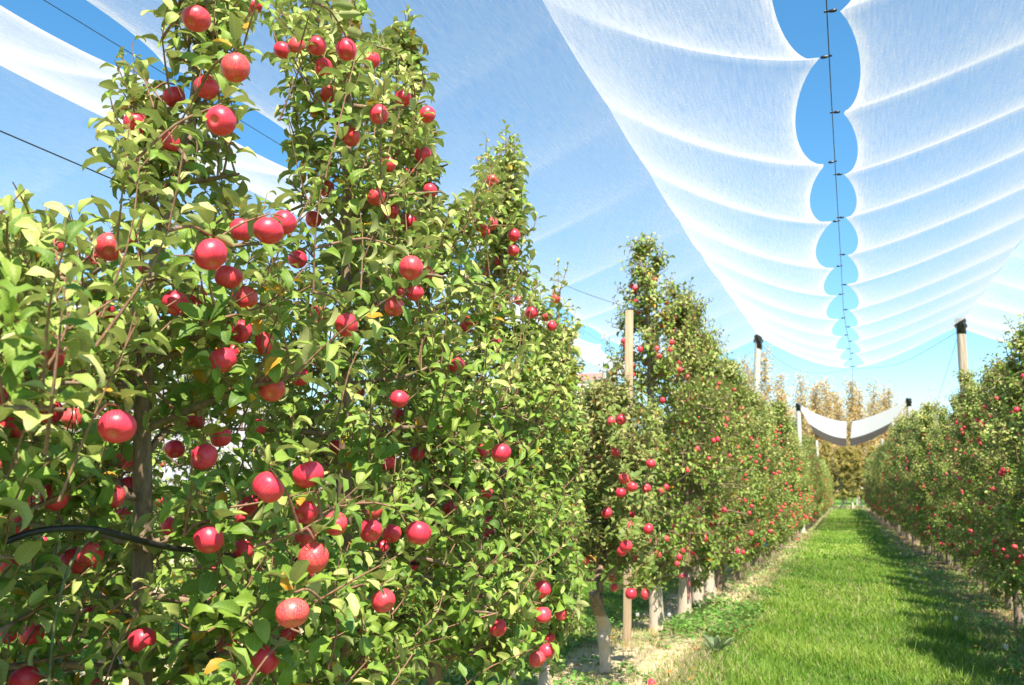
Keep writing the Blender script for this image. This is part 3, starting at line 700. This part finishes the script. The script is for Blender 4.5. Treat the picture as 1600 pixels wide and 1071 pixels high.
# ------------------------------------------------------------------ hail nets
def net_half(mb, xr, zr, xw, zw, y0, y1, clips, amp, sag=.10, pw=1.7, gather=1.0, nu=30, ds=.06, hem=True):
    """one slope of a net: from the ridge line xr(y) down to the clipped edge at the alley wire xw(y)"""
    ys_ = np.arange(y0, y1+ds*.5, ds); S = len(ys_); us = np.linspace(0, 1, nu)**.9
    cl = np.array(clips, float); idx = np.clip(np.searchsorted(cl, ys_, side='right')-1, 0, len(cl)-2)
    tau = np.clip((ys_-cl[idx])/(cl[idx+1]-cl[idx]), 0, 1); ln = cl[idx+1]-cl[idx]
    scal = amp*(1-(2*tau-1)**2)**.62*(ln/1.6)
    X0 = xr(ys_); X1 = xw(ys_); sg = np.sign(X1-X0); edge = X1-sg*(.055+scal)
    U = us[None, :]; Xg = X0[:, None]+(edge-X0)[:, None]*U
    frac = np.abs(Xg-X0[:, None])/np.abs(X1-X0)[:, None]
    Z = zr-(zr-zw)*(1-(1-frac)**pw)
    belly = np.maximum(1-(2*tau-1)**2, 0)[:, None]**(.55+.7*(1-U))
    Z = Z-sag*belly*(.22+.78*np.sin(np.clip(U, 0, 1)*math.pi*.62))*(ln/1.6)[:, None]
    dist = np.minimum(tau, 1-tau)*ln
    wv = .10+.12*(1-U)
    rr_ = np.random.default_rng(int(abs(y0*10+zr*7+amp*1000))); gs = rr_.uniform(.45, 1.25, len(cl)+1); gw = rr_.uniform(.75, 1.7, len(cl)+1)
    ni = np.where(tau < .5, idx, idx+1); wv = wv*gw[ni][:, None]; gather = gather*gs[ni][:, None]
    dist = dist[:, None]+.05*np.sin(Xg*5+ni[:, None]*2.1)*(1-U)+.02*np.sin(Xg*17+ni[:, None]); dist = np.abs(dist)
    G = gather*(.8*np.exp(-(dist/wv)**1.2)*(.35+.65*U))
    if hem: G = G+1.7*np.exp(-((1-U)*np.abs(edge-X0)[:, None]/.035))+.5*np.exp(-((1-U)*np.abs(edge-X0)[:, None]/.14))
    G = G+.12*np.exp(-(U*np.abs(edge-X0)[:, None]/.05))
    Yg = np.repeat(ys_[:, None], nu, 1); G = G+2.6*np.exp(-((y1-Yg)/.045))+.6*np.exp(-((y1-Yg)/.3))
    V = np.stack([Xg, Yg, Z], -1); A = np.stack([Yg, np.abs(Xg-X0[:, None]), G], -1)
    mb.add(V, grid_faces(S, nu), 0, A.reshape(-1, 3))
def clip_mesh():
    mb = MB(); P = np.array([(x, 0, 0) for x in (-.03, -.026, -.012, .004, .016, .022)]); tube(mb, P, [.003, .0085, .011, .0095, .005, .003], 8, 0, cap=True)
    for s in (-1, 1): tube(mb, [(.018, 0, 0), (.03, s*.006, .003), (.038, s*.008, 0)], [.004, .004, .003], 5, 0, cap=True)
    return mb.mesh('net_clip', [M['black']])
CLIP = clip_mesh()
xrL = lambda y: np.interp(y, [-5, 6, 12, 20, 60], [-1.80, -1.79, -1.78, -1.60, -1.55])
xrR = lambda y: np.interp(y, [-5, 13, 20, 60], [2.42, 2.42, 2.36, 2.34])
xc = lambda y: np.interp(y, [-5, 4.8, 7.3, 14, 20, 60], [.02, .05, .065, .12, .28, .24])
xcl = lambda y: np.interp(y, [-5, 60], [-3.92, -3.9])
xrLL = lambda y: np.interp(y, [-5, 60], [-6.15, -6.15])
ZR, ZW = 4.92, 4.17
def seq(start, a, b, y1, r):
    out = [start]
    while out[-1] < y1: out.append(out[-1]+r.uniform(a, b))
    return out
rg = np.random.default_rng(12)
cL = [-4.5, -2.6, -.8, 1.2, 3.4, 5.46, 7.35, 9.06, 10.96, 12.59, 14.37, 16.0, 17.6, 19.0, 20.2]
cR = [-4.6, -2.9, -1.4, .2, 1.8, 3.4, 4.91, 6.34, 7.67, 8.95, 10.42, 12.0, 13.71, 15.2, 16.7, 18.2, 20.2]
YE = 20.2
def net(name, halves, label, matk='net', clips=(), group='hail nets over the orchard'):
    e = empty('hail_net', (0, 0, 0), label, 'net', group)
    mb = MB()
    for h in halves: net_half(mb, **h)
    link('mesh_sheet', mb.mesh('net_sheet', [M[matk]]), e)
    for xw, cl, side in clips:
        for c in cl:
            if c < 3.0 or c > 20.3: continue
            o = link('net_clip', CLIP, e, (float(xw(c))-side*.022, c, ZW)); 
            o.rotation_euler = (0, 0, 0 if side > 0 else math.pi)
    return e
net('n', [dict(xr=xrL, zr=ZR, xw=xc, zw=ZW, y0=-4.5, y1=YE, clips=cL, amp=.165, pw=1.75),
          dict(xr=xrL, zr=ZR, xw=xcl, zw=ZW, y0=-4.5, y1=YE, clips=seq(-4.6, 1.6, 2.0, 22, rg), amp=.16, sag=.05, pw=1.3, gather=.25)],
    'white hail net sloping over the left row to the left edge of the sky gap', clips=[(xc, cL, 1)])
cl2 = seq(-4.4, 1.5, 2.0, 22, rg)
net('n', [dict(xr=xrR, zr=ZR, xw=xc, zw=ZW, y0=-4.5, y1=YE, clips=cR, amp=.135, pw=1.35),
          dict(xr=xrR, zr=ZR, xw=lambda y: 4.7+0*y, zw=ZW, y0=-4.5, y1=YE, clips=seq(-4.6, 1.4, 1.8, 22, rg), amp=.17, pw=1.3)],
    'white hail net on the right with scalloped edge beside the sky gap', clips=[(xc, cR, -1)])
net('n', [dict(xr=xrLL, zr=ZR, xw=xcl, zw=ZW, y0=-4.5, y1=25, clips=cl2+[23.6, 25.3], amp=.16, sag=.05, pw=1.4, gather=.3),
          dict(xr=xrLL, zr=ZR, xw=lambda y: -8.3+0*y, zw=ZW, y0=-4.5, y1=25, clips=cl2+[23.6, 25.3], amp=.16, sag=.05, pw=1.3, gather=.25)],
    'hail net behind the nearest trees at upper left, past the narrow blue gap', clips=[(xcl, [c for c in cl2 if c < 12], -1)])
far = seq(35.6, 1.7, 1.9, 48, rg)
net('n', [dict(xr=xrL, zr=ZR, xw=xc, zw=ZW, y0=35.8, y1=47, clips=far, amp=.05, sag=.05, pw=1.9, gather=.4, ds=.1, nu=16),
          dict(xr=xrR, zr=ZR, xw=xc, zw=ZW, y0=35.8, y1=47, clips=far, amp=.05, sag=.05, pw=1.5, gather=.4, ds=.1, nu=16)],
    'white folded net hanging like a V between the two far posts', 'net_far')
net('n', [dict(xr=xrL, zr=ZR, xw=xc, zw=ZW, y0=47.1, y1=55, clips=seq(46.9, 1.7, 1.9, 64, rg), amp=.05, sag=.05, pw=1.9, gather=.4, ds=.12, nu=14),
          dict(xr=xrR, zr=ZR, xw=xc, zw=ZW, y0=47.1, y1=55, clips=seq(46.9, 1.7, 1.9, 64, rg), amp=.05, sag=.05, pw=1.5, gather=.4, ds=.12, nu=14)],
    'dark net band below the white net at the end of the alley', 'net_dark')

# wires
def wire(pts, r, label, m='wire', name='wire', cat='wire', n=40, group=None):
    mb = MB(); tube(mb, curve(pts, n), r, 6, 0, cap=True); o = link(name, mb.mesh(name, [M[m]])); return tag(o, label, cat, group)
wire([(float(xc(y)), y, ZW) for y in (-4.5, 0, 4.8, 7.3, 10.6, 14, 17, 20.2)], .0035, 'thin cable running along the blue gap between the two scalloped nets', 'black')
wire([(float(xcl(y)), y, ZW) for y in (-4.5, 10, 25)], .0024, 'thin cable crossing the narrow blue gap at upper left', 'black')
wire([(XL, -3, 2.50), (XL, 3, 2.49), (XL, 9.8, 2.47), (XL, 20, 2.47), (XL+.1, 60, 2.5)], .002, 'dark training wire entering the left trees from the left edge', 'black', n=60)
wire([(float(xc(20.2)), 20.2, ZW), (float(xc(20.2))+.02, 28, 4.02), (float(xc(36))+.0, 35.8, ZW)], .004, 'cable spanning the open sky between the near nets and the far V net')
wire([(-1.6, 19.8, 4.72), (-1.0, 19.85, 4.2), (-.4, 19.95, 4.03), (.28, 20.2, 4.12)], .006, 'sagging cable from the left capped post to the net end')
wire([(2.33, 19.3, 4.7), (1.2, 19.8, 4.15), (.28, 20.2, 4.12)], .004, 'sagging cable from the right capped post to the net end')
wire([(2.3, 19.3, 4.75), (1.95, 21.5, 3.4), (1.7, 23.5, 2.1)], .004, 'guy wire slanting down from the right capped post')
wire([(XL, 9.8, 3.55), at(905, 455, X=-2.9), at(840, 425, X=-3.9)], .0035, 'thin stay wire rising left from the timber stake top')
wire([(-6.15, 25.2, 4.95), (-7.5, 25.2, 4.15), (-8.6, 25.2, 3.9)], .03, 'pale sagging rope off the left concrete post', 'concrete')

# net posts with black caps
def cap_mesh(r):
    mb = MB(); r = r*.92; P = np.array([(0, 0, z) for z in (-.26, -.255, -.06, -.03, .015, .045, .05)]); tube(mb, P, np.array([1.04, 1.14, 1.12, 1.30, 1.34, 1.15, .6])*r, 14, 0, cap=True)
    for k in range(4):
        a = k*1.571+.4; q = np.array([math.cos(a), math.sin(a), 0])*r*1.3
        tube(mb, [q+np.array([0, 0, -.05]), q*1.15+np.array([0, 0, -.09]), q*1.1+np.array([0, 0, -.14])], [.012, .016, .008], 6, 0, cap=True)
    return mb.mesh('cap', [M['black']])
def post(x, y, h, r, label, m='roundwood', lean=(0, 0), cap=True, group='net posts'):
    e = empty('net_post', (x, y, 0), label, 'post', group); rg_ = np.random.default_rng(int(abs(y)*10)); mb = MB()
    P = curve([(0, 0, -.1), (lean[0]*.5, lean[1]*.5, h*.5), (lean[0], lean[1], h)], 14); tube(mb, P, np.linspace(r*1.12, r*.95, 14), 16, 0, lump=.012, rng=rg_, cap=True)
    link('shaft', mb.mesh('shaft', [M[m]]), e)
    if cap: o = link('cap', cap_mesh(r), e, (lean[0], lean[1], h))
    return e
post(-1.98, 19.8, 4.86, .07, 'white round post with black cap above the left row', 'concrete', (.38, 0))
post(2.2, 19.3, 4.86, .085, 'weathered wooden post with black cap above the right row', 'roundwood', (.10, 0))
post(-1.62, 36.0, 4.86, .085, 'far left post with black cap holding the V net', 'concrete', (.08, 0))
post(2.3, 35.5, 4.86, .085, 'far right post with black cap holding the V net', 'concrete', (.02, 0))
post(2.3, 47.2, 4.86, .085, 'post at the back right corner of the white V net', 'concrete', cap=False)
post(2.3, 61, 4.8, .085, 'smaller post under the end of the dark net, right', 'concrete', cap=False)
post(-1.6, 61, 4.8, .085, 'smaller post under the end of the dark net, left', 'concrete', cap=False)
post(-6.15, 25.2, 5.0, .10, 'pale concrete post at left, seen beside the red roof', 'concrete', cap=False)
# timber stake
def stake(x, y, h, label, lean=(.0, 0), w_=.043):
    e = empty('timber_stake', (x, y, 0), label, 'stake', 'timber stakes in the rows'); mb = MB()
    box(mb, (0, 0, h/2-.05), (w_, w_, h/2+.05), 0, 0.25, .005)
    o = link('shaft', mb.mesh('shaft', [M['timber']]), e); o.rotation_euler = (0, math.atan2(lean[0], h), 0)
    mb = MB(); tube(mb, [(lean[0], 0, h-.002), (lean[0], 0, h+.03)], [.018, .012], 8, 0, cap=True); link('wire_cap', mb.mesh('wire_cap', [M['black']]), e)
stake(-2.19, 9.35, 3.48, 'pale square timber stake standing in the left row', (.10, 0))

# hoses
pts = [at(-60, 876, D=2.15), at(0, 850, D=2.2), at(50, 832, D=2.25), at(100, 826, D=2.3), at(150, 828, D=2.36), at(200, 840, D=2.45), at(260, 855, D=2.6), at(310, 861, D=2.8), at(420, 872, D=3.4), at(700, 880, D=5.0), at(800, 858, D=5.6), at(870, 830, D=6.4), at(905, 815, D=7.0), at(960, 822, D=8.6)]
wire(pts, .0092, 'thick black irrigation hose arching through the nearest branches', 'hose', 'irrigation_hose', 'hose', 90)
wire([at(152, 832, D=2.30), at(122, 862, D=2.2), at(103, 900, D=2.16), at(90, 950, D=2.14), at(82, 1000, D=2.13), at(77, 1060, D=2.12), at(76, 1140, D=2.12)], .004, 'thin dark green tube curving down at lower left', 'olive', 'drip_tube', 'tube', 40)

# ------------------------------------------------------------------ background: poplars, end hedge, building
def poplar(x, y, h, seed, label, leafk, group, wid=1.0, dens=1.0, tr=.12):
    r_ = np.random.default_rng(seed); e = empty('poplar_tree', (x, y, 0), label, 'tree', group); tb = MB(); cb = MB()
    TP = curve([(0, 0, -.2), (r_.normal(0, .1), 0, h*.5), (r_.normal(0, .2), 0, h*.97)], 12); tube(tb, TP, np.linspace(tr, .02, 12), 7, 0)
    B = []; nb = int(34*dens)
    for k in range(nb):
        f = .16+.82*k/nb; p0 = np.array([np.interp(f*h, TP[:, 2], TP[:, j]) for j in range(3)]); a = r_.uniform(0, 6.28); l_ = h*.16*wid*(1.05-f*.75)*r_.uniform(.6, 1.2)
        d = np.array([math.cos(a)*.42, math.sin(a)*.42, .9]); p1 = p0+d*l_; tube(tb, curve([p0, (p0+p1)/2+[math.cos(a)*.12*l_, math.sin(a)*.12*l_, 0], p1], 5), np.linspace(tr*.28, .012, 5), 4, 0)
        n = int(95*dens*(1.2-f)); t_ = r_.uniform(.15, 1, n)[:, None]; B.append(p0+(p1-p0)*t_+r_.normal(0, .035*h*wid*.55, (n, 3)))
    B = np.concatenate(B); n = len(B); cl = r_.random(n)
    d = nz(r_.normal(size=(n, 3))); nn = nz(r_.normal(size=(n, 3))+[0, -.5, .7]); L = r_.uniform(.5, 1.0, n)*h*.015
    leaves(cb, B, d, nn, L, r_.uniform(0, .8, n), r_.uniform(0, .4, n), np.clip(r_.normal(.5, .22, n), .02, .97)+(cl < .12), 1, 0, rng=r_, wid=.42)
    link('trunk', tb.mesh('trunk', [M['poplar_bark']]), e); link('crown', cb.mesh('crown', [M[leafk]]), e); return e
rp = np.random.default_rng(31)
tops = [(1205, 548, 118), (1228, 585, 120), (1262, 588, 116), (1281, 600, 119), (1298, 592, 117), (1317, 612, 121), (1338, 592, 118), (1352, 608, 120), (1372, 600, 117), (1388, 612, 121), (1400, 606, 118), (1430, 628, 122), (1452, 640, 118), (1178, 560, 116), (1150, 572, 121)]
POPL = ['tallest golden poplar right behind the white capped post', 'golden poplar just right of the white capped post top', 'pale gold poplar above the far left capped post', 'pale bare-topped poplar left of the V net', 'gold poplar over the left arm of the V net', 'low gold poplar left of the middle of the V', 'tallest orange poplar standing in the middle of the V net', 'orange poplar just right of the V centre', 'gold poplar over the right arm of the V net', 'thin gold poplar left of the far right post', 'gold poplar touching the far right capped post', 'low poplar right of the far right capped post', 'low hazy poplar over the right row', 'poplar behind the top of the left row near the white post', 'poplar left of the white capped post, behind the left row']
for k, (px, py, dy) in enumerate(tops):
    b = at(px, 768, D=1.0); d = (b-CP); xx = d[0]/d[1]*dy; hh = at(px, py, D=1.0); dd = hh-CP; h = EYE+dd[2]/dd[1]*dy
    poplar(xx, dy, h, 40+k, POPL[k], 'leaf_gold', 'poplars beyond the orchard', 1.15+.35*rp.random(), 1.45)
rq = np.random.default_rng(66)
for k, px in enumerate(range(1190, 1480, 21)):
    py = 618+rq.uniform(-14, 26); dy = 128+rq.uniform(-3, 4); dd = at(px+rq.uniform(-5, 5), py, D=1.0)-CP
    poplar(dd[0]/dd[1]*dy, dy, EYE+dd[2]/dd[1]*dy, 140+k, 'lower golden tree filling the belt behind the tallest poplars', 'leaf_gold', 'lower golden trees of the far belt', 2.0, 1.3)
for k, (px, py, dy) in enumerate([(118, 438, 62), (160, 425, 66), (60, 452, 60), (5, 395, 64), (205, 470, 68)]):
    dd = at(px, py, D=1.0)-CP; poplar(dd[0]/dd[1]*dy, dy, EYE+dd[2]/dd[1]*dy, 80+k, ['pale poplar glimpsed through leaves at left, beside the hills', 'tallest poplar glimpsed through the left apple tree', 'low poplar glimpsed near the left picture edge', 'pale poplar at the very left edge, behind shoots', 'small poplar glimpsed right of the leaning trunk'][k], 'leaf_gold', 'poplars left beyond the orchard', .6, .75)
# cross row at the end of the grass: pale trunks, autumn coloured crowns
HED = []
for i in range(3):
    tb, cb, nl = grow(620+i, 5.8, 1.5, 44, 1, .17, 9, 6, None, .10, tone0=.45, gap=.055, low=.17, shoot_len=(.25, .65), leaf_wid=.36)
    HED.append((tb.mesh('trunk', [plain('pale painted trunk', (.62, .52, .40), .9, (.75, .66, .54), 20)]), cb.mesh('crown', [M['leaf_olive'], M['twig']])))
rh = np.random.default_rng(8)
for k, x in enumerate(np.arange(-5.2, 6.4, .95)):
    nm = f"yellow-green tree with pale trunk in the cross row, {ORD[k]} from the left"
    e = empty('orchard_tree', (x+rh.normal(0, .15), 86+rh.normal(0, .3), 0), nm, 'tree', 'trees of the cross row ending the grass path', rh.uniform(0, 6)); e.scale = (1, 1, rh.uniform(.85, 1.1))
    tme, cme = HED[k % 3]; link('trunk', tme, e); link('crown', cme, e)
for k, x in enumerate(np.arange(-9, 10, 1.9)):
    poplar(x, 98+rh.normal(0, 2), rh.uniform(5.5, 7.5), 200+k, f"low orange bush behind the cross row, {ORD[k]} from the left", 'leaf_olive' if k % 2 else 'leaf_gold', 'orange bushes behind the cross row', 2.2, 1.6)
# farm building with a red roof
dd = at(934, 592, D=1.0)-CP; by = 90.0; bx = dd[0]/dd[1]*by; ez = EYE+dd[2]/dd[1]*by; dd2 = at(920, 580, D=1.0)-CP; rz_ = EYE+dd2[2]/dd2[1]*by
e = empty('farm_building', (bx-2.2, by, 0), 'narrow white building with red roof far behind the left trees', 'building')
mb = MB(); box(mb, (0, 2.5, ez/2), (2.1, 2.5, ez/2)); link('wall', mb.mesh('wall', [M['wall']], False), e)
mb = MB(); hw = 2.2; rh_ = rz_-ez
V = np.array([(-hw, -.15, ez), (hw, -.15, ez), (hw, 2.5, ez+rh_+.1), (-hw, 2.5, ez+rh_+.1), (-hw, 5.15, ez), (hw, 5.15, ez)])
V2 = V-np.array([0, 0, .12]); F = [[0, 1, 2, 3], [3, 2, 5, 4], [7, 6, 9, 8], [8, 9, 10, 11], [1, 0, 6, 7], [4, 5, 11, 10], [0, 3, 9, 6], [3, 4, 10, 9], [2, 1, 7, 8], [5, 2, 8, 11]]
mb.add(np.vstack([V, V2]), F); ro = link('roof', mb.mesh('roof', [M['red_roof']], False), e)
mb = MB(); box(mb, (-1.2, 2.5, ez+rh_+.3), (.2, .2, .4)); link('chimney', mb.mesh('chimney', [M['red_roof']], False), ro)
for xx in (-1.1, 1.0):
    for zz in (ez-1.7, ez-4.6):
        mb = MB(); box(mb, (xx, -.02, zz), (.42, .04, .6)); link('window', mb.mesh('window', [M['glass']], False), e)

# ------------------------------------------------------------------ grass
def grass_mat():
    m, t = mat('grass blades'); g = N(t)
    a = g.n('Attribute', attribute_name='dat'); s = g.n('SeparateXYZ'); g.l(a.outputs['Vector'], s.inputs[0]); lt, rn, dry = s.outputs
    gr = g.ramp(rn, [(0, (.05, .15, .012)), (.45, (.165, .31, .026)), (.8, (.31, .42, .055)), (1, (.34, .40, .09))])
    st = g.ramp(rn, [(0, (.30, .22, .11)), (.6, (.52, .42, .25)), (1, (.70, .60, .40))])
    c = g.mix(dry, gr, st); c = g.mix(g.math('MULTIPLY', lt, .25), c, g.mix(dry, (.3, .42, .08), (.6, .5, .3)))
    p = g.n('BsdfPrincipled'); g.l(c, p.inputs['Base Color']); p.inputs['Roughness'].default_value = .55; p.inputs['Specular IOR Level'].default_value = .3
    tr = g.n('BsdfTranslucent'); g.l(c, tr.inputs[0]); mx = g.n('MixShader', i_0=.3); g.l(p.outputs[0], mx.inputs[1]); g.l(tr.outputs[0], mx.inputs[2]); g.l(mx.outputs[0], g.out.inputs[0]); return m
GM = grass_mat(); rg = np.random.default_rng(99)
def sm(x, y, k):                       # cheap smooth pseudo-noise
    return (np.sin(x*1.7*k+2.1*np.sin(y*.9*k))+np.sin(y*1.3*k+1.7*np.sin(x*1.1*k+1))+np.sin((x+y)*2.3*k))/3
def blades(mb, x0, x1, y0, y1, n, h, w_, dryness, pathlike=True):
    x = rg.uniform(x0, x1, n); y = rg.uniform(y0, y1, n)
    cl = sm(x, y, 1.6); hh = h*rg.uniform(.45, 1.25, n)*(1+.35*cl)
    if pathlike:                        # thin out and dry towards the strips under the trees
        edge = np.clip((np.abs(x-.02)-1.02+.22*sm(x, y, 2.7))/.45, 0, 1); kp = rg.random(n) > edge*.45; dry = (rg.random(n) < (.05+.10*np.clip(sm(x*1.5, y*.7, .9), 0, 1)+.62*edge)).astype(float)
    else: kp = rg.random(n) < np.clip(.72+.5*cl, .1, 1); dry = (rg.random(n) < dryness+.25*sm(x, y, .8)).astype(float)
    x, y, hh, dry = x[kp], y[kp], hh[kp], dry[kp]; n = len(x)
    a = rg.uniform(0, 6.28, n); le = rg.uniform(.15, .95, n); wa = a+1.57+rg.normal(0, .5, n)
    d = np.stack([np.cos(a), np.sin(a), np.zeros(n)], 1); s = np.stack([np.cos(wa), np.sin(wa), np.zeros(n)], 1)
    b = np.stack([x, y, hz(x, y)-.005], 1); ww = w_*rg.uniform(.6, 1.4, n)
    ts = np.array([0, .45, .8, 1.0]); wv = np.array([.8, 1, .6, .08])
    P = b[:, None]+d[:, None]*(hh*le)[:, None, None]*(ts**1.8)[None, :, None]+np.array([0, 0, 1.])*(hh[:, None]*(ts-.25*le[:, None]*ts**2))[..., None]
    V = np.stack([P-s[:, None]*(ww[:, None]*wv)[..., None]/2, P+s[:, None]*(ww[:, None]*wv)[..., None]/2], 2)
    rn = np.clip(.45+.22*cl[kp]+.24*sm(x+5, y, .45)+rg.normal(0, .2, n), 0, 1)
    A = np.zeros((n, 4, 2, 3)); A[..., 0] = ts[None, :, None]; A[..., 1] = rn[:, None, None]; A[..., 2] = dry[:, None, None]
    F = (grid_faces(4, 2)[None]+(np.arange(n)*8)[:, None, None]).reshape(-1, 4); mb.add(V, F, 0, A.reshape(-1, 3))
mb = MB()
blades(mb, -1.55, 1.55, 6.2, 12, 52000, .085, .0055, 0); blades(mb, -1.35, 1.6, 6.2, 13, 7000, .135, .005, .02, False)
blades(mb, -1.5, 1.5, 12, 22, 48000, .085, .009, 0)
blades(mb, -1.5, 1.5, 22, 45, 36000, .09, .016, 0)
blades(mb, -1.5, 1.5, 45, 86, 22000, .10, .03, 0)
blades(mb, -3.4, -1.3, 5.5, 12, 17000, .065, .005, .55, False)
blades(mb, -5.2, -2.6, 2, 20, 26000, .10, .009, .05, False)
blades(mb, -3.0, -1.3, 12, 40, 16000, .06, .012, .7, False)
blades(mb, 1.3, 3.0, 8, 20, 16000, .08, .007, .35, False)
blades(mb, 1.3, 3.0, 20, 45, 10000, .07, .014, .5, False)
blades(mb, 2.6, 6, 10, 40, 18000, .10, .014, .1, False)
blades(mb, -3.2, -1.0, 1.0, 5.5, 9000, .07, .006, .4, False)
blades(mb, -8, 8, 84, 92, 5000, .3, .05, .9, False)
tag(link('grass', mb.mesh('grass', [GM], False)), 'bright green grass path with dry straw along the tree rows', 'grass', kind='stuff')
# broad leaved weeds below the rows
mb = MB()
def weeds(x0, x1, y0, y1, n, h):
    x = rg.uniform(x0, x1, n); y = rg.uniform(y0, y1, n); k = sm(x, y, 1.1)+.8*sm(x+3, y, 4.3)+rg.normal(0, .25, n) > .12; x, y = x[k], y[k]; n = len(x)
    b = np.stack([x, y, hz(x, y)+rg.uniform(.01, h, n)], 1); a = rg.uniform(0, 6.28, n); el = rg.uniform(0, .7, n)
    d = np.stack([np.cos(a)*np.cos(el), np.sin(a)*np.cos(el), np.sin(el)], 1)
    leaves(mb, b, d, nz(rg.normal(0, .4, (n, 3))+[0, 0, 1]), rg.uniform(.025, .055, n), rg.uniform(0, .8, n), rg.uniform(0, .3, n), rg.uniform(.1, .9, n), 1, 0, rng=rg, wid=.4)
weeds(-1.95, -1.05, 9.8, 14.5, 5500, .15); weeds(-3.2, -1.5, 5.6, 9.6, 4500, .06); weeds(-2.6, -1.1, 14.5, 30, 5000, .1)
weeds(1.2, 2.8, 6, 24, 12000, .10); weeds(-3.6, -2.4, 6, 14, 6000, .14)
tag(link('weeds', mb.mesh('weeds', [M['weed']])), 'low clover-like weeds spreading under the apple rows', 'weeds', kind='stuff')
# fallen leaves
mb = MB(); n = 1500; x = np.concatenate([rg.uniform(-2.9, -1.1, n//2), rg.uniform(1.1, 2.8, n//2)]); y = rg.uniform(5.5, 34, n); b = np.stack([x, y, hz(x, y)+rg.uniform(.015, .06, n)], 1); a = rg.uniform(0, 6.28, n)
d = np.stack([np.cos(a), np.sin(a), rg.normal(0, .15, n)], 1)
leaves(mb, b, nz(d), nz(rg.normal(0, .35, (n, 3))+[0, 0, 1]), rg.uniform(.04, .065, n), rg.uniform(-.4, .9, n), rg.uniform(0, .5, n), rg.uniform(.3, .9, n)+1, 1, 0, rng=rg)
tag(link('fallen_leaves', mb.mesh('fallen_leaves', [M['leaf_brown']])), 'orange and brown fallen leaves scattered under the rows', 'fallen leaves', kind='stuff')
# fallen apples
for k, (px, py, lab) in enumerate([(1018, 1066, 'yellow-orange fallen apple on the straw at the bottom edge'), (1148, 986, 'small orange fallen apple beside the rosette weed'), (1246, 843, 'tiny red fallen apple on the strip far down the left row')]):
    p = at(px, py, Z=.05); o = put_apple(None, (p[0], p[1], hz(p[0], p[1])+.035), .036, rg); o.name = 'fallen_apple'; tag(o, lab, 'apple', 'fallen apples')
# dandelion clocks
DL = MB(); c = np.zeros(3); 
for k in range(150):
    v = nz(rg.normal(size=3)); s1 = nz(np.cross(v, [.3, .2, .9])); DL.add([v*.003-s1*.0006, v*.003+s1*.0006, v*.02+s1*.0006, v*.02-s1*.0006], [[0, 1, 2, 3]])
    for q in range(3):
        w2 = nz(v+.28*rg.normal(size=3)); DL.add([v*.019-s1*.0012, v*.019+s1*.0012, w2*.027], [[0, 1, 2]])
tube(DL, [(0, 0, -.004), (0, 0, .004)], .006, 6, 0, cap=True); dlm = DL.mesh('seed_head', [M['clock']], False)
DS = MB(); tube(DS, curve([(0, 0, -.22), (.012, .005, -.1), (0, 0, 0)], 7), .0028, 5, 0); dsm = DS.mesh('stem', [M['olive']])
for px, py, lab in [(996, 960, 'dandelion clock between the stake and the first thick trunk'), (1046, 967, 'dandelion clock right of the first thick trunk'), (1423, 896, 'dandelion clock at the shade edge, left one of a pair'), (1432, 904, 'dandelion clock at the shade edge, right one of a pair'), (1494, 970, 'dandelion clock in the shade of the right row'), (1571, 1004, 'dandelion clock nearest the lower right corner')]:
    p = at(px, py, Z=.2); e = empty('dandelion', (p[0], p[1], hz(p[0], p[1])), lab, 'flower', 'dandelion clocks'); link('seed_head', dlm, e, (0, 0, .2)); link('stem', dsm, e, (0, 0, .2))
# rosette weed
p = at(1120, 1022, Z=0.02); mb = MB(); n = 26; a = np.arange(n)*2.4; el = rg.uniform(.3, 1.2, n); d = np.stack([np.cos(a)*np.cos(el), np.sin(a)*np.cos(el), np.sin(el)], 1)
leaves(mb, np.zeros((n, 3)), d, nz(np.array([0, 0, 1.])+d*-.3), rg.uniform(.13, .24, n), rg.uniform(.2, .9, n), rg.uniform(.2, .5, n), rg.uniform(.6, .95, n), 0, 0, pet=.1, wid=.14, rng=rg)
M['rosette'] = leaf_mat('grey-green rosette leaf', (.08, .14, .06), (.14, .21, .10), (.22, .29, .16), (.3, .34, .22), (.4, .35, .1))
o = link('rosette_weed', mb.mesh('rosette_weed', [M['rosette']]), None, (p[0], p[1], hz(p[0], p[1]))); tag(o, 'grey-green rosette weed with long leaves beside the grass path', 'weed')
# ribbon and tags on trunks
trees = [o for o in bpy.data.objects if o.name.startswith('apple_tree') and o.location.x < -1.5 and o.location.x > -3]
def near_tree(y): return min(trees, key=lambda o: abs(o.location.y-y))
tr = near_tree(11.4); mb = MB(); tube(mb, [(0, 0, .45), (0, 0, .48)], [.082, .081], 12, 0)
tube(mb, curve([(.06, -.07, .49), (.1, -.1, .4), (.09, -.09, .22)], 6), .012, 4, 0); link('pink_ribbon', mb.mesh('pink_ribbon', [M['pink']]), tr).rotation_euler = (0, 0, -tr.rotation_euler[2])
for yy, zz in ((21.0, .45), (33.0, .55)):
    tr = near_tree(yy); mb = MB(); box(mb, (.16, -.12, zz), (.05, .012, .06), 0, .3); tube(mb, [(.16, -.12, zz+.06), (.05, -.03, zz+.3)], .004, 4, 0)
    link('blue_tag', mb.mesh('blue_tag', [M['blue']], False), tr).rotation_euler = (0, 0, -tr.rotation_euler[2])
